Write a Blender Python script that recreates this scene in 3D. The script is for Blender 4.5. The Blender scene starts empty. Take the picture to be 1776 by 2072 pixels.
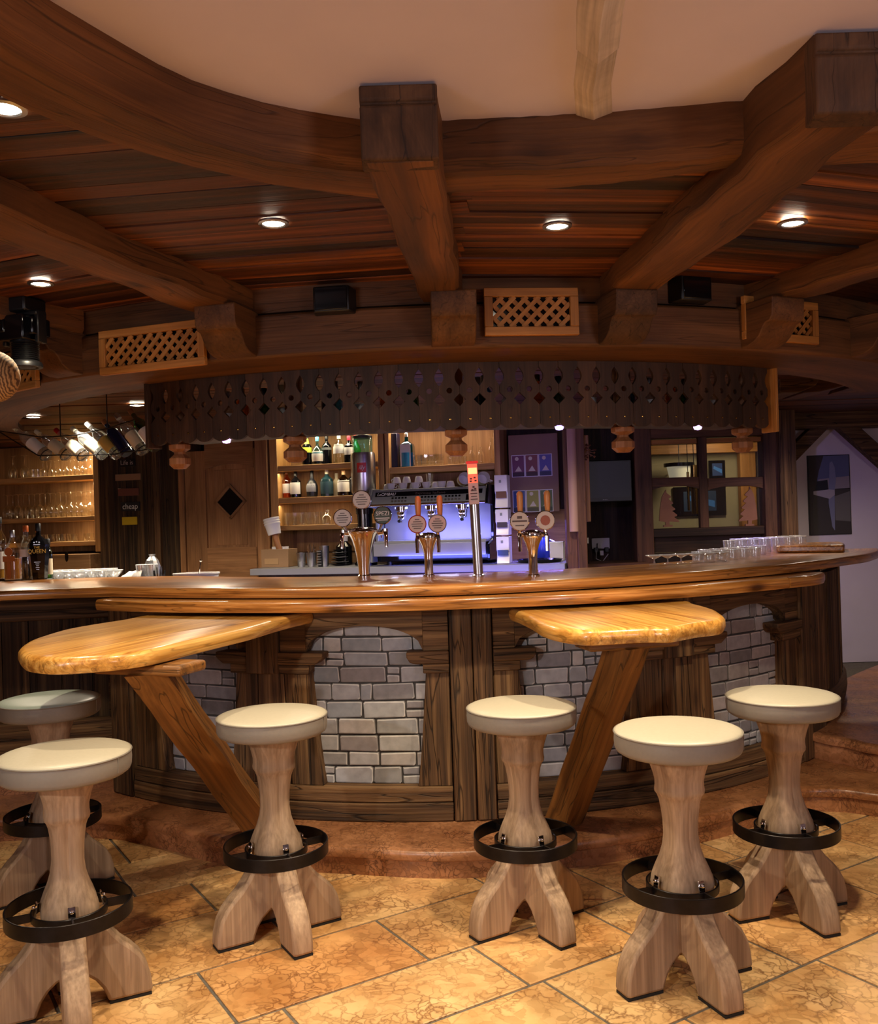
import bpy, math, random
from mathutils import Vector, Matrix
random.seed(7)
S = bpy.context.scene
COL = S.collection
PI = math.pi
rad = math.radians

# ------------------------------------------------------------------ camera
F, CX, CY, ROLL, EYE = 1880.0, 888.0, 1050.0, rad(1.85), 1.5
cr, sr = math.cos(ROLL), math.sin(ROLL)
cam_d = bpy.data.cameras.new('camera')
cam = bpy.data.objects.new('camera', cam_d); COL.objects.link(cam)
cam_d.sensor_fit = 'VERTICAL'; cam_d.sensor_height = 24.0
cam_d.lens = F / 2072 * 24.0
cam_d.shift_y = 14 / 2072
cam_d.clip_start = 0.05
cam.matrix_world = Matrix(((cr, sr, 0, 0), (0, 0, -1, 0), (-sr, cr, 0, EYE), (0, 0, 0, 1)))
S.camera = cam

# ------------------------------------------------------------------ colour management, world
S.view_settings.view_transform = 'Standard'
S.view_settings.look = 'None'
S.view_settings.gamma = 1
S.view_settings.exposure = 0.0
S.view_settings.use_curve_mapping = False
S.cycles.max_bounces = 6
S.cycles.transparent_max_bounces = 28
S.cycles.use_adaptive_sampling = True
S.cycles.adaptive_threshold = 0.05
S.cycles.sample_clamp_indirect = 4.0
S.cycles.caustics_reflective = False
S.cycles.caustics_refractive = False
W = bpy.data.worlds.new('world'); S.world = W; W.use_nodes = True
W.node_tree.nodes['Background'].inputs[0].default_value = (1.0, 0.86, 0.74, 1)
W.node_tree.nodes['Background'].inputs[1].default_value = 0.03

# ------------------------------------------------------------------ lamps of the room, with added fill lights
WARM = (1.0, 0.83, 0.58)
def spot(name, loc, power, col=WARM, angle=120, blend=0.6, size=0.04, aim=None):
    d = bpy.data.lights.new(name, 'SPOT'); d.energy = power; d.color = col
    d.spot_size = rad(angle); d.spot_blend = blend; d.shadow_soft_size = size
    o = bpy.data.objects.new(name, d); o.location = loc; COL.objects.link(o)
    if aim:
        o.rotation_euler = (Vector(aim) - Vector(loc)).to_track_quat('-Z', 'Y').to_euler()
    return o
def area(name, loc, power, col, sx, sy, aim):
    d = bpy.data.lights.new(name, 'AREA'); d.energy = power; d.color = col
    d.shape = 'RECTANGLE'; d.size = sx; d.size_y = sy
    o = bpy.data.objects.new(name, d); o.location = loc; COL.objects.link(o)
    o.rotation_euler = (Vector(aim) - Vector(loc)).to_track_quat('-Z', 'Y').to_euler()
    return o
# recessed downlights in the boarded ceiling ring
DOWN = [(-0.483, 2.881), (0.412, 3.0), (1.191, 3.049), (-1.468, 3.494), (-0.925, 2.041)]
for i, (x, y) in enumerate(DOWN):
    spot('downlight_beam', (x, y, 2.40), (76, 112, 118, 62, 66)[i], WARM, 120, 0.8, 0.03)
# unseen spots by the camera: first read off cast shadows, others added as fill
spot('room_spot', (-1.7, -0.4, 2.05), 185, (1.0, 0.90, 0.80), 46, 0.8, 0.05, (0.1, 4.2, 0.35))
spot('room_spot', (0.9, 1.0, 2.45), 30, WARM, 110, 0.7, 0.05)
spot('room_spot', (-0.9, 1.2, 2.45), 32, WARM, 110, 0.7, 0.05)
# unseen fill panels added to brighten the plaster ceiling and timber
area('ceiling_fill', (-2.8, -1.2, 1.75), 34, (1.0, 0.92, 1.0), 0.8, 0.8, (0.2, 2.0, 2.5))
area('ceiling_fill', (2.8, -0.8, 1.75), 30, (1.0, 0.91, 1.0), 0.8, 0.8, (0.2, 2.2, 2.5))
# unseen spots added over the staff aisle to brighten the back bar
for x, y in ((-3.0, 6.6), (-1.6, 6.2), (-0.4, 6.0), (0.8, 6.0), (2.0, 6.3), (3.2, 7.2)):
    spot('aisle_fill', (x, y, 2.30), (170, 170, 120, 60, 40, 60)[int((x + 3) / 1.2 + .3)], (1.0, 0.82, 0.62), 150, 0.8, 0.05)

# ------------------------------------------------------------------ picture -> place
BC = (0.02, 6.93)                                   # centre of the round bar
def ray(x, y):
    u, v = x - CX, CY - y
    return (u * cr + v * sr) / F, (-u * sr + v * cr) / F
def at_z(x, y, z):
    a, b = ray(x, y); Y = (z - EYE) / b
    return (a * Y, Y, z)
def at_y(x, y, Y):
    a, b = ray(x, y)
    return (a * Y, Y, EYE + b * Y)
def pol(R, deg, z):
    t = rad(deg)
    return (BC[0] + R * math.sin(t), BC[1] - R * math.cos(t), z)

# ------------------------------------------------------------------ materials
def new_mat(name):
    m = bpy.data.materials.new(name); m.use_nodes = True
    n = m.node_tree.nodes; l = m.node_tree.links
    return m, n, l, n['Principled BSDF']
def nd(n, t, **kw):
    o = n.new(t)
    for k, v in kw.items():
        setattr(o, k, v)
    return o
def ramp(n, stops):
    r = n.new('ShaderNodeValToRGB'); e = r.color_ramp.elements
    while len(e) < len(stops): e.new(0.5)
    for i, (p, c) in enumerate(stops):
        e[i].position = p; e[i].color = (c[0], c[1], c[2], 1)
    return r
def srgb(r, g, b):
    f = lambda c: (c / 255 / 12.92) if c / 255 <= 0.04045 else ((c / 255 + 0.055) / 1.055) ** 2.4
    return (f(r), f(g), f(b))
def grain_coords(n, l, scale):
    a = nd(n, 'ShaderNodeAttribute', attribute_name='wc')
    oi = n.new('ShaderNodeObjectInfo')
    mul = nd(n, 'ShaderNodeMath', operation='MULTIPLY'); mul.inputs[1].default_value = 37.0
    l.new(oi.outputs['Random'], mul.inputs[0])
    add = nd(n, 'ShaderNodeVectorMath', operation='ADD')
    l.new(a.outputs['Vector'], add.inputs[0]); l.new(mul.outputs[0], add.inputs[1])
    mp = n.new('ShaderNodeMapping'); mp.inputs['Scale'].default_value = scale
    l.new(add.outputs[0], mp.inputs['Vector'])
    return mp.outputs[0], add.outputs[0]
def mixc(n, l, kind, fac, a, b):
    m = nd(n, 'ShaderNodeMix', data_type='RGBA', blend_type=kind)
    for sock, v in ((m.inputs['Factor'], fac), (m.inputs['A'], a), (m.inputs['B'], b)):
        if hasattr(v, 'is_output'): l.new(v, sock)
        elif isinstance(v, (int, float)): sock.default_value = v
        else: sock.default_value = (v[0], v[1], v[2], 1)
    return m.outputs['Result']

def wood(name, dark, mid, light, rough=0.55, gx=0.7, gy=9.0, dist=1.2, crack=0.35, knots=0.6, bump=0.25, vcol=False, coat=0.0, spec=0.35, wide=1.6):
    m, n, l, b = new_mat(name)
    v, raw = grain_coords(n, l, (gx, gy, gy))
    n1 = n.new('ShaderNodeTexNoise'); n1.inputs['Scale'].default_value = 1.0
    n1.inputs['Detail'].default_value = 5; n1.inputs['Roughness'].default_value = 0.6; n1.inputs['Distortion'].default_value = dist
    l.new(v, n1.inputs['Vector'])
    r1 = ramp(n, [(0.28, dark), (0.5, mid), (0.74, light)]); l.new(n1.outputs['Fac'], r1.inputs[0])
    # fine fibres
    mp2 = n.new('ShaderNodeMapping'); mp2.inputs['Scale'].default_value = (2.5, 110, 110); l.new(raw, mp2.inputs[0])
    n2 = n.new('ShaderNodeTexNoise'); n2.inputs['Scale'].default_value = 1; n2.inputs['Detail'].default_value = 3; l.new(mp2.outputs[0], n2.inputs['Vector'])
    r2 = ramp(n, [(0.3, (0.72, 0.7, 0.68)), (0.7, (1.12, 1.12, 1.12))]); l.new(n2.outputs['Fac'], r2.inputs[0])
    c = mixc(n, l, 'MULTIPLY', 0.8, r1.outputs[0], r2.outputs[0])
    # broad tone drift
    mp3 = n.new('ShaderNodeMapping'); mp3.inputs['Scale'].default_value = (wide, wide * 1.6, wide * 1.6); l.new(raw, mp3.inputs[0])
    n3 = n.new('ShaderNodeTexNoise'); n3.inputs['Scale'].default_value = 1; l.new(mp3.outputs[0], n3.inputs['Vector'])
    r3 = ramp(n, [(0.3, (0.68, 0.66, 0.64)), (0.7, (1.25, 1.2, 1.15))]); l.new(n3.outputs['Fac'], r3.inputs[0])
    c = mixc(n, l, 'MULTIPLY', 0.7, c, r3.outputs[0])
    # long dark drying cracks
    mp4 = n.new('ShaderNodeMapping'); mp4.inputs['Scale'].default_value = (0.9, 16, 16); l.new(raw, mp4.inputs[0])
    n4 = n.new('ShaderNodeTexNoise'); n4.inputs['Scale'].default_value = 1; n4.inputs['Detail'].default_value = 2; n4.inputs['Distortion'].default_value = 0.5; l.new(mp4.outputs[0], n4.inputs['Vector'])
    sb = nd(n, 'ShaderNodeMath', operation='SUBTRACT'); sb.inputs[1].default_value = 0.5; l.new(n4.outputs['Fac'], sb.inputs[0])
    ab = nd(n, 'ShaderNodeMath', operation='ABSOLUTE'); l.new(sb.outputs[0], ab.inputs[0])
    r4 = ramp(n, [(0.0, (0.0, 0.0, 0.0)), (0.012, (1, 1, 1))]); l.new(ab.outputs[0], r4.inputs[0])
    c = mixc(n, l, 'MULTIPLY', crack, c, r4.outputs[0])
    # knots
    if knots > 0:
        mp5 = n.new('ShaderNodeMapping'); mp5.inputs['Scale'].default_value = (1.6, 4.0, 4.0); l.new(raw, mp5.inputs[0])
        vo = n.new('ShaderNodeTexVoronoi'); vo.inputs['Scale'].default_value = 1.0; l.new(mp5.outputs[0], vo.inputs['Vector'])
        r5 = ramp(n, [(0.04, (0.12, 0.08, 0.06)), (0.11, (0.75, 0.7, 0.65)), (0.16, (1, 1, 1))]); l.new(vo.outputs['Distance'], r5.inputs[0])
        c = mixc(n, l, 'MULTIPLY', knots, c, r5.outputs[0])
    if vcol:
        at = nd(n, 'ShaderNodeAttribute', attribute_name='col')
        c = mixc(n, l, 'MULTIPLY', 1.0, c, at.outputs['Color'])
    l.new(c, b.inputs['Base Color'])
    b.inputs['Roughness'].default_value = rough
    b.inputs['Specular IOR Level'].default_value = spec
    b.inputs['Coat Weight'].default_value = coat; b.inputs['Coat Roughness'].default_value = 0.12
    if bump:
        hm = mixc(n, l, 'MIX', 0.45, n1.outputs['Color'], n2.outputs['Color'])
        hm = mixc(n, l, 'MULTIPLY', 0.6 * min(1, crack * 1.6), hm, r4.outputs[0])
        bp = n.new('ShaderNodeBump'); bp.inputs['Strength'].default_value = bump; bp.inputs['Distance'].default_value = 0.012
        l.new(hm, bp.inputs['Height']); l.new(bp.outputs[0], b.inputs['Normal'])
    return m

def marble(name, c1, c2, vein, rough=0.3, scale=16, vcol=True):
    m, n, l, b = new_mat(name)
    a = nd(n, 'ShaderNodeAttribute', attribute_name='wc')
    nz = n.new('ShaderNodeTexNoise'); nz.inputs['Scale'].default_value = 9; nz.inputs['Detail'].default_value = 4; l.new(a.outputs['Vector'], nz.inputs['Vector'])
    sc = nd(n, 'ShaderNodeVectorMath', operation='SCALE'); sc.inputs['Scale'].default_value = 0.16; l.new(nz.outputs['Color'], sc.inputs[0])
    ad = nd(n, 'ShaderNodeVectorMath', operation='ADD'); l.new(a.outputs['Vector'], ad.inputs[0]); l.new(sc.outputs[0], ad.inputs[1])
    vo = nd(n, 'ShaderNodeTexVoronoi', feature='DISTANCE_TO_EDGE'); vo.inputs['Scale'].default_value = scale; l.new(ad.outputs[0], vo.inputs['Vector'])
    vc = n.new('ShaderNodeTexVoronoi'); vc.inputs['Scale'].default_value = scale; l.new(ad.outputs[0], vc.inputs['Vector'])
    n2 = n.new('ShaderNodeTexNoise'); n2.inputs['Scale'].default_value = 5; n2.inputs['Detail'].default_value = 6; l.new(a.outputs['Vector'], n2.inputs['Vector'])
    r1 = ramp(n, [(0.3, c1), (0.68, c2)]); l.new(n2.outputs['Fac'], r1.inputs[0])
    sp = n.new('ShaderNodeSeparateColor'); l.new(vc.outputs['Color'], sp.inputs[0])
    rv = ramp(n, [(0.0, (0.70, 0.66, 0.60)), (0.45, (1.0, 1.0, 1.0)), (1.0, (1.12, 1.14, 1.2))]); l.new(sp.outputs[0], rv.inputs[0])
    c = mixc(n, l, 'MULTIPLY', 0.75, r1.outputs[0], rv.outputs[0])
    r2 = ramp(n, [(0.0, (1, 1, 1)), (0.06, (0.4, 0.4, 0.4)), (0.15, (0, 0, 0))]); l.new(vo.outputs['Distance'], r2.inputs[0])
    n3 = n.new('ShaderNodeTexNoise'); n3.inputs['Scale'].default_value = 7; n3.inputs['Detail'].default_value = 3; l.new(a.outputs['Vector'], n3.inputs['Vector'])
    r3 = ramp(n, [(0.34, (0, 0, 0)), (0.62, (1, 1, 1))]); l.new(n3.outputs['Fac'], r3.inputs[0])
    mm = nd(n, 'ShaderNodeMath', operation='MULTIPLY'); l.new(r2.outputs[0], mm.inputs[0]); l.new(r3.outputs[0], mm.inputs[1])
    m2 = nd(n, 'ShaderNodeMath', operation='MULTIPLY'); l.new(mm.outputs[0], m2.inputs[0]); m2.inputs[1].default_value = 0.9
    c = mixc(n, l, 'MIX', m2.outputs[0], c, vein)
    if vcol:
        at = nd(n, 'ShaderNodeAttribute', attribute_name='col')
        c = mixc(n, l, 'MULTIPLY', 1.0, c, at.outputs['Color'])
    l.new(c, b.inputs['Base Color'])
    rr = ramp(n, [(0.3, (rough - .08,) * 3), (0.7, (rough + .12,) * 3)]); l.new(n2.outputs['Fac'], rr.inputs[0]); l.new(rr.outputs[0], b.inputs['Roughness'])
    bp = n.new('ShaderNodeBump'); bp.inputs['Strength'].default_value = 0.12; bp.inputs['Distance'].default_value = 0.004
    l.new(c, bp.inputs['Height']); l.new(bp.outputs[0], b.inputs['Normal'])
    return m

def plain(name, col, rough=0.5, metal=0.0, noise=0.0, nscale=30, bump=0.0, spec=0.5, vcol=False, emit=None, estr=0.0):
    m, n, l, b = new_mat(name)
    tc = n.new('ShaderNodeTexCoord')
    nz = n.new('ShaderNodeTexNoise'); nz.inputs['Scale'].default_value = nscale; nz.inputs['Detail'].default_value = 4
    l.new(tc.outputs['Object'], nz.inputs['Vector'])
    r = ramp(n, [(0.3, [c * (1 - noise) for c in col]), (0.7, [min(1, c * (1 + noise)) for c in col])]); l.new(nz.outputs['Fac'], r.inputs[0])
    c = r.outputs[0]
    if vcol:
        at = nd(n, 'ShaderNodeAttribute', attribute_name='col'); c = mixc(n, l, 'MULTIPLY', 1.0, c, at.outputs['Color'])
    l.new(c, b.inputs['Base Color'])
    b.inputs['Roughness'].default_value = rough; b.inputs['Metallic'].default_value = metal
    b.inputs['Specular IOR Level'].default_value = spec
    if bump:
        bp = n.new('ShaderNodeBump'); bp.inputs['Strength'].default_value = bump; bp.inputs['Distance'].default_value = 0.003
        l.new(nz.outputs['Fac'], bp.inputs['Height']); l.new(bp.outputs[0], b.inputs['Normal'])
    if emit:
        b.inputs['Emission Color'].default_value = (*emit, 1); b.inputs['Emission Strength'].default_value = estr
    return m

def glass(name, tint=(1, 1, 1), gloss=0.35, base=0.04, rough=0.02):
    m = bpy.data.materials.new(name); m.use_nodes = True
    n = m.node_tree.nodes; l = m.node_tree.links; n.clear()
    out = n.new('ShaderNodeOutputMaterial'); mx = n.new('ShaderNodeMixShader')
    tr = n.new('ShaderNodeBsdfTransparent'); tr.inputs[0].default_value = (*tint, 1)
    gl = n.new('ShaderNodeBsdfGlossy'); gl.inputs['Roughness'].default_value = rough; gl.inputs[0].default_value = (1, 1, 1, 1)
    lw = n.new('ShaderNodeLayerWeight'); lw.inputs['Blend'].default_value = 0.35
    ma = nd(n, 'ShaderNodeMath', operation='MULTIPLY_ADD'); ma.inputs[1].default_value = gloss; ma.inputs[2].default_value = base
    l.new(lw.outputs['Facing'], ma.inputs[0]); l.new(ma.outputs[0], mx.inputs[0])
    l.new(tr.outputs[0], mx.inputs[1]); l.new(gl.outputs[0], mx.inputs[2]); l.new(mx.outputs[0], out.inputs[0])
    return m
def lit_glass(name, tint, dif, gloss=0.4, base=0.1):
    """clear glass with diffuse white mixed in to mimic caught light"""
    m = glass(name, tint, gloss, base); n = m.node_tree.nodes; l = m.node_tree.links
    out = [x for x in n if x.type == 'OUTPUT_MATERIAL'][0]; mx0 = [x for x in n if x.type == 'MIX_SHADER'][0]
    d = n.new('ShaderNodeBsdfDiffuse'); d.inputs[0].default_value = (.95, .95, .95, 1)
    mx = n.new('ShaderNodeMixShader'); mx.inputs[0].default_value = dif
    l.new(mx0.outputs[0], mx.inputs[1]); l.new(d.outputs[0], mx.inputs[2]); l.new(mx.outputs[0], out.inputs[0]); return m
def emitter(name, col, strength):
    m = bpy.data.materials.new(name); m.use_nodes = True
    n = m.node_tree.nodes; l = m.node_tree.links; n.clear()
    out = n.new('ShaderNodeOutputMaterial'); e = n.new('ShaderNodeEmission')
    e.inputs[0].default_value = (*col, 1); e.inputs[1].default_value = strength
    l.new(e.outputs[0], out.inputs[0]); return m

M = {}
M['beam'] = wood('brown_beam_wood', srgb(58, 34, 17), srgb(104, 64, 31), srgb(140, 90, 46), rough=0.62, gx=0.5, gy=5, crack=0.55, knots=0.8, bump=0.35, dist=0.8)
M['beam_end'] = wood('dark_beam_end_grain', srgb(56, 36, 22), srgb(84, 56, 34), srgb(112, 78, 50), rough=0.7, gx=3, gy=5, crack=0.6, knots=0.0, bump=0.4)
M['board'] = wood('smoked_ceiling_boards', srgb(20, 11, 6), srgb(92, 50, 22), srgb(172, 104, 50), rough=0.5, gx=0.4, gy=14, crack=0.4, knots=0.3, bump=0.35, vcol=True, dist=0.9, wide=0.9)
M['fascia'] = wood('brown_fascia_wood', srgb(60, 36, 18), srgb(98, 62, 32), srgb(128, 84, 46), rough=0.62, gx=0.5, gy=5, crack=0.45, knots=0.7, bump=0.3)
M['pine_vent'] = wood('golden_pine', srgb(140, 86, 34), srgb(178, 118, 54), srgb(200, 142, 76), rough=0.5, gy=7, crack=0.0, knots=0.4, bump=0.1)
M['fret'] = wood('dark_fretwork_wood', srgb(36, 23, 15), srgb(62, 41, 27), srgb(86, 58, 38), rough=0.6, gx=0.8, gy=6, crack=0.3, knots=0.4, bump=0.25)
M['turned'] = wood('turned_post_wood', srgb(120, 76, 44), srgb(154, 104, 66), srgb(178, 126, 84), rough=0.5, gy=8, crack=0.1, knots=0.0, bump=0.1)
M['top'] = wood('lacquered_pine_counter', srgb(100, 58, 22), srgb(172, 112, 52), srgb(214, 156, 88), rough=0.28, gx=0.5, gy=24, dist=2.6, crack=0.6, knots=0.9, bump=0.05, coat=0.45, wide=1.3)
M['wing'] = wood('lacquered_orange_pine', srgb(142, 88, 30), srgb(200, 144, 66), srgb(228, 182, 104), rough=0.33, gx=0.6, gy=20, dist=1.8, crack=0.45, knots=0.8, bump=0.08, coat=0.3)
M['strut'] = wood('oiled_brace_wood', srgb(74, 46, 18), srgb(128, 84, 38), srgb(162, 112, 56), rough=0.5, gx=0.6, gy=18, dist=0.6, crack=0.7, knots=0.4, bump=0.35)
M['old'] = wood('weathered_barn_wood', srgb(38, 26, 16), srgb(96, 69, 43), srgb(146, 114, 76), rough=0.72, gx=0.7, gy=30, dist=0.5, crack=0.8, knots=0.7, bump=0.8, wide=2.4)
M['old_dark'] = wood('black_brown_barn_wood', srgb(28, 19, 12), srgb(72, 52, 33), srgb(124, 100, 66), rough=0.75, gx=0.6, gy=30, dist=0.5, crack=0.7, knots=0.5, bump=0.8, vcol=True, wide=2.2)
M['stool'] = wood('brushed_oak', srgb(132, 108, 86), srgb(162, 136, 110), srgb(184, 158, 130), rough=0.6, gx=0.7, gy=22, dist=0.4, crack=0.06, knots=0.1, bump=0.10, wide=1.2)
M['shelf'] = wood('pale_shelf_pine', srgb(176, 128, 74), srgb(206, 160, 100), srgb(222, 182, 124), rough=0.5, gy=9, crack=0.05, knots=0.4, bump=0.05)
M['shelfback'] = wood('shelf_back_wood', srgb(120, 88, 56), srgb(154, 116, 76), srgb(176, 138, 94), rough=0.6, gy=7, crack=0.1, knots=0.3, bump=0.1)
M['door'] = wood('old_pine_door', srgb(122, 86, 52), srgb(160, 116, 74), srgb(182, 138, 92), rough=0.55, gy=6, crack=0.15, knots=0.6, bump=0.12)
M['darkwall'] = wood('dark_wall_wood', srgb(26, 16, 11), srgb(52, 34, 23), srgb(76, 52, 34), rough=0.65, gx=0.6, gy=12, crack=0.4, knots=0.2, bump=0.3)
M['post'] = wood('reddish_post_wood', srgb(64, 40, 28), srgb(100, 66, 46), srgb(124, 86, 60), rough=0.6, gx=0.6, gy=8, crack=0.4, knots=0.3, bump=0.25)
M['tree_wood'] = plain('carved_tree_wood', srgb(150, 100, 72), 0.6, noise=0.12, nscale=8)
M['tile'] = marble('veined_marble_tile', srgb(198, 148, 92), srgb(228, 188, 130), srgb(126, 82, 46), rough=0.34, scale=26)
M['step'] = marble('red_marble_step', srgb(146, 94, 60), srgb(186, 130, 88), srgb(80, 42, 24), rough=0.32, scale=34)
M['mortar'] = plain('painted_mortar', srgb(66, 62, 60), 0.85, noise=0.2, nscale=40)
M['grout'] = plain('dark_grout', srgb(104, 96, 84), 0.9, noise=0.2, nscale=60)
M['plaster'] = plain('warm_white_plaster', srgb(222, 210, 218), 0.9, noise=0.02, nscale=6, bump=0.05)
M['wbeam'] = wood('whitewashed_beam', srgb(176, 158, 132), srgb(204, 188, 164), srgb(220, 206, 186), rough=0.8, gx=3.0, gy=4, crack=0.1, knots=0.0, bump=0.5)
M['stone'] = plain('painted_stone', srgb(196, 192, 190), 0.62, noise=0.14, nscale=26, vcol=True, bump=0.15)
M['leather'] = plain('pale_leather', srgb(178, 169, 148), 0.42, noise=0.03, nscale=90, bump=0.06)
M['mint'] = plain('mint_leather', srgb(160, 172, 160), 0.42, noise=0.03, nscale=90, bump=0.06)
M['leather_side'] = plain('shaded_grey_leather', srgb(130, 122, 112), 0.45, noise=0.03, nscale=90, bump=0.06)  # grey band, darkened further to put its shade into the colour
M['seam'] = plain('grey_piping', srgb(124, 116, 104), 0.5)
M['iron'] = plain('black_iron', srgb(34, 30, 30), 0.36, metal=0.7, noise=0.2, nscale=40)
M['black'] = plain('black_plastic', srgb(18, 18, 20), 0.4, noise=0.1)
M['gloss_black'] = plain('gloss_black', srgb(9, 10, 14), 0.12)
M['rubber'] = plain('dark_rubber', srgb(24, 22, 20), 0.8)
M['chrome'] = plain('chrome', (0.86, 0.86, 0.88), 0.06, metal=1.0)
M['steel'] = plain('brushed_steel', (0.56, 0.56, 0.58), 0.28, metal=1.0, noise=0.05, nscale=120)
M['darksteel'] = plain('grey_machine_enamel', srgb(128, 132, 130), 0.35, metal=0.15)
M['brass'] = plain('brass', srgb(180, 140, 70), 0.25, metal=1.0)
M['white'] = plain('white_porcelain', srgb(226, 224, 218), 0.25)
M['paper'] = plain('white_paper', srgb(228, 226, 222), 0.7)
M['cream'] = plain('cream_label', srgb(216, 206, 176), 0.6)
M['glass'] = glass('clear_glass', (0.97, 0.98, 0.97), 0.5, 0.05)
M['glass_lit'] = lit_glass('brightened_glass', (0.96, 0.97, 0.97), 0.09, .45, .12)  # diffuse white put in for the glow of lit glasses
M['glass_rim'] = lit_glass('highlight_glass_rim', (0.96, 0.97, 0.97), 0.55, .4, .2)  # nearly opaque white, a rim highlight put into the material
M['counter_steel'] = plain('satin_steel', (0.24, 0.245, 0.27), 0.4, metal=0.35)
M['gl_rack'] = lit_glass('rack_glass', (.88, .9, .86), .06, .6, .14)
M['pane'] = glass('window_glass', (0.92, 0.94, 0.92), 0.4, 0.03)
def tinted(name, rgb, gl=0.5, bs=0.05):
    M[name] = glass(name, rgb, gl, bs)
COLOR = {}
def paint(r, g, b, rough=0.45):
    k = (r, g, b, rough)
    if k not in COLOR:
        COLOR[k] = plain('paint_%d_%d_%d' % (r, g, b), srgb(r, g, b), rough)
    return COLOR[k]

# ------------------------------------------------------------------ mesh building
class MB:
    """collects vertices with grain coordinates, faces with a material slot and a colour"""
    def __init__(s):
        s.v, s.w, s.f, s.mi, s.c = [], [], [], [], []
    def add(s, vs, ws, fs, mi=0, col=(1, 1, 1)):
        o = len(s.v); s.v += [tuple(p) for p in vs]; s.w += [tuple(p) for p in ws]
        for f in fs:
            s.f.append([i + o for i in f]); s.mi.append(mi); s.c.append(col)
    def box(s, c, d, g=0, R=None, mi=0, col=(1, 1, 1), fn=None, off=None):
        c = Vector(c); off = off or [random.uniform(0, 9) for _ in range(3)]
        vs, ws = [], []
        for ix in (-.5, .5):
            for iy in (-.5, .5):
                for iz in (-.5, .5):
                    p = Vector((ix * d[0], iy * d[1], iz * d[2]))
                    ws.append((p[g] + off[0], p[(g + 1) % 3] + off[1], p[(g + 2) % 3] + off[2]))
                    q = (R @ p if R else p) + c
                    vs.append(fn(q) if fn else q)
        s.add(vs, ws, [(0, 1, 3, 2), (4, 6, 7, 5), (0, 4, 5, 1), (2, 3, 7, 6), (0, 2, 6, 4), (1, 5, 7, 3)], mi, col)
    def prism(s, poly, z0, z1, fn=None, g=0, mi=0, col=(1, 1, 1), caps=True, off=None):
        """poly: 2d outline (counter-clockwise); extruded z0..z1 and mapped by fn((x,y,z))"""
        off = off or [random.uniform(0, 9) for _ in range(3)]
        k = len(poly); vs, ws = [], []
        for z in (z0, z1):
            for (x, y) in poly:
                p = (x, y, z)
                vs.append(fn(p) if fn else p)
                ws.append((p[g] + off[0], p[(g + 1) % 3] + off[1], p[(g + 2) % 3] + off[2]))
        fs = [(i, (i + 1) % k, (i + 1) % k + k, i + k) for i in range(k)]
        if caps: fs += [tuple(range(k - 1, -1, -1)), tuple(range(k, 2 * k))]
        s.add(vs, ws, fs, mi, col)
    def strip(s, cols, fn, t0, t1, mi=0, col=(1, 1, 1), off=None, gz=False):
        """cols: list of (s, zlow, zhigh); solid between depth t0 and t1, mapped by fn(s, z, t)"""
        off = off or [random.uniform(0, 9) for _ in range(3)]
        vs, ws = [], []
        for (a, lo, hi) in cols:
            for (z, t) in ((lo, t0), (hi, t0), (hi, t1), (lo, t1)):
                vs.append(fn(a, z, t))
                ws.append((z + off[0], a + off[1], t + off[2]) if gz else (a + off[0], z + off[1], t + off[2]))
        fs = []
        for i in range(len(cols) - 1):
            b = 4 * i
            for k in range(4):
                fs.append((b + k, b + (k + 1) % 4, b + 4 + (k + 1) % 4, b + 4 + k))
        e = 4 * (len(cols) - 1)
        fs += [(3, 2, 1, 0), (e, e + 1, e + 2, e + 3)]
        s.add(vs, ws, fs, mi, col)
    def loft(s, rings, mi=0, col=(1, 1, 1), cap=True, closed=True, off=None, glen=True):
        """rings: equal-length point loops; grain runs along the loft"""
        off = off or [random.uniform(0, 9) for _ in range(3)]
        k = len(rings[0]); vs, ws = [], []; L = 0; prev = None
        for r in rings:
            ce = sum((Vector(p) for p in r), Vector()) / k
            if prev is not None: L += (ce - prev).length
            prev = ce
            acc = 0
            for i, p in enumerate(r):
                d = Vector(p) - ce
                ang = 2 * PI * i / k
                ws.append((L + off[0], d.length * math.cos(ang) + off[1], d.length * math.sin(ang) + off[2]))
                vs.append(p)
        fs = []
        for j in range(len(rings) - 1):
            for i in range(k if closed else k - 1):
                a = j * k + i; b = j * k + (i + 1) % k
                fs.append((a, b, b + k, a + k))
        if cap and closed:
            fs += [tuple(range(k - 1, -1, -1)), tuple(range((len(rings) - 1) * k, len(rings) * k))]
        s.add(vs, ws, fs, mi, col)
    def lathe(s, prof, n=20, c=(0, 0, 0), mi=0, col=(1, 1, 1), fn=None, cap=True):
        """prof: (radius, z) from bottom to top about a vertical axis"""
        rings = []
        for (r, z) in prof:
            ring = []
            for i in range(n):
                t = 2 * PI * i / n
                p = (c[0] + max(r, 1e-4) * math.cos(t), c[1] + max(r, 1e-4) * math.sin(t), c[2] + z)
                ring.append(fn(p) if fn else p)
            rings.append(ring)
        s.loft(rings, mi, col, cap)
    def tube(s, pts, r, n=8, mi=0, col=(1, 1, 1), closed=False):
        pts = [Vector(p) for p in pts]; rings = []
        k = len(pts)
        for i in range(k):
            a = pts[(i - 1) % k] if (closed or i > 0) else pts[i]
            b = pts[(i + 1) % k] if (closed or i < k - 1) else pts[i]
            d = (b - a).normalized()
            u = d.cross(Vector((0, 0, 1)))
            if u.length < 1e-3: u = d.cross(Vector((0, 1, 0)))
            u.normalize(); w = u.cross(d)
            rr = r[i] if isinstance(r, (list, tuple)) else r
            rings.append([pts[i] + (u * math.cos(2 * PI * j / n) + w * math.sin(2 * PI * j / n)) * rr for j in range(n)])
        if closed: rings.append(rings[0])
        s.loft(rings, mi, col, cap=not closed)
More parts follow.
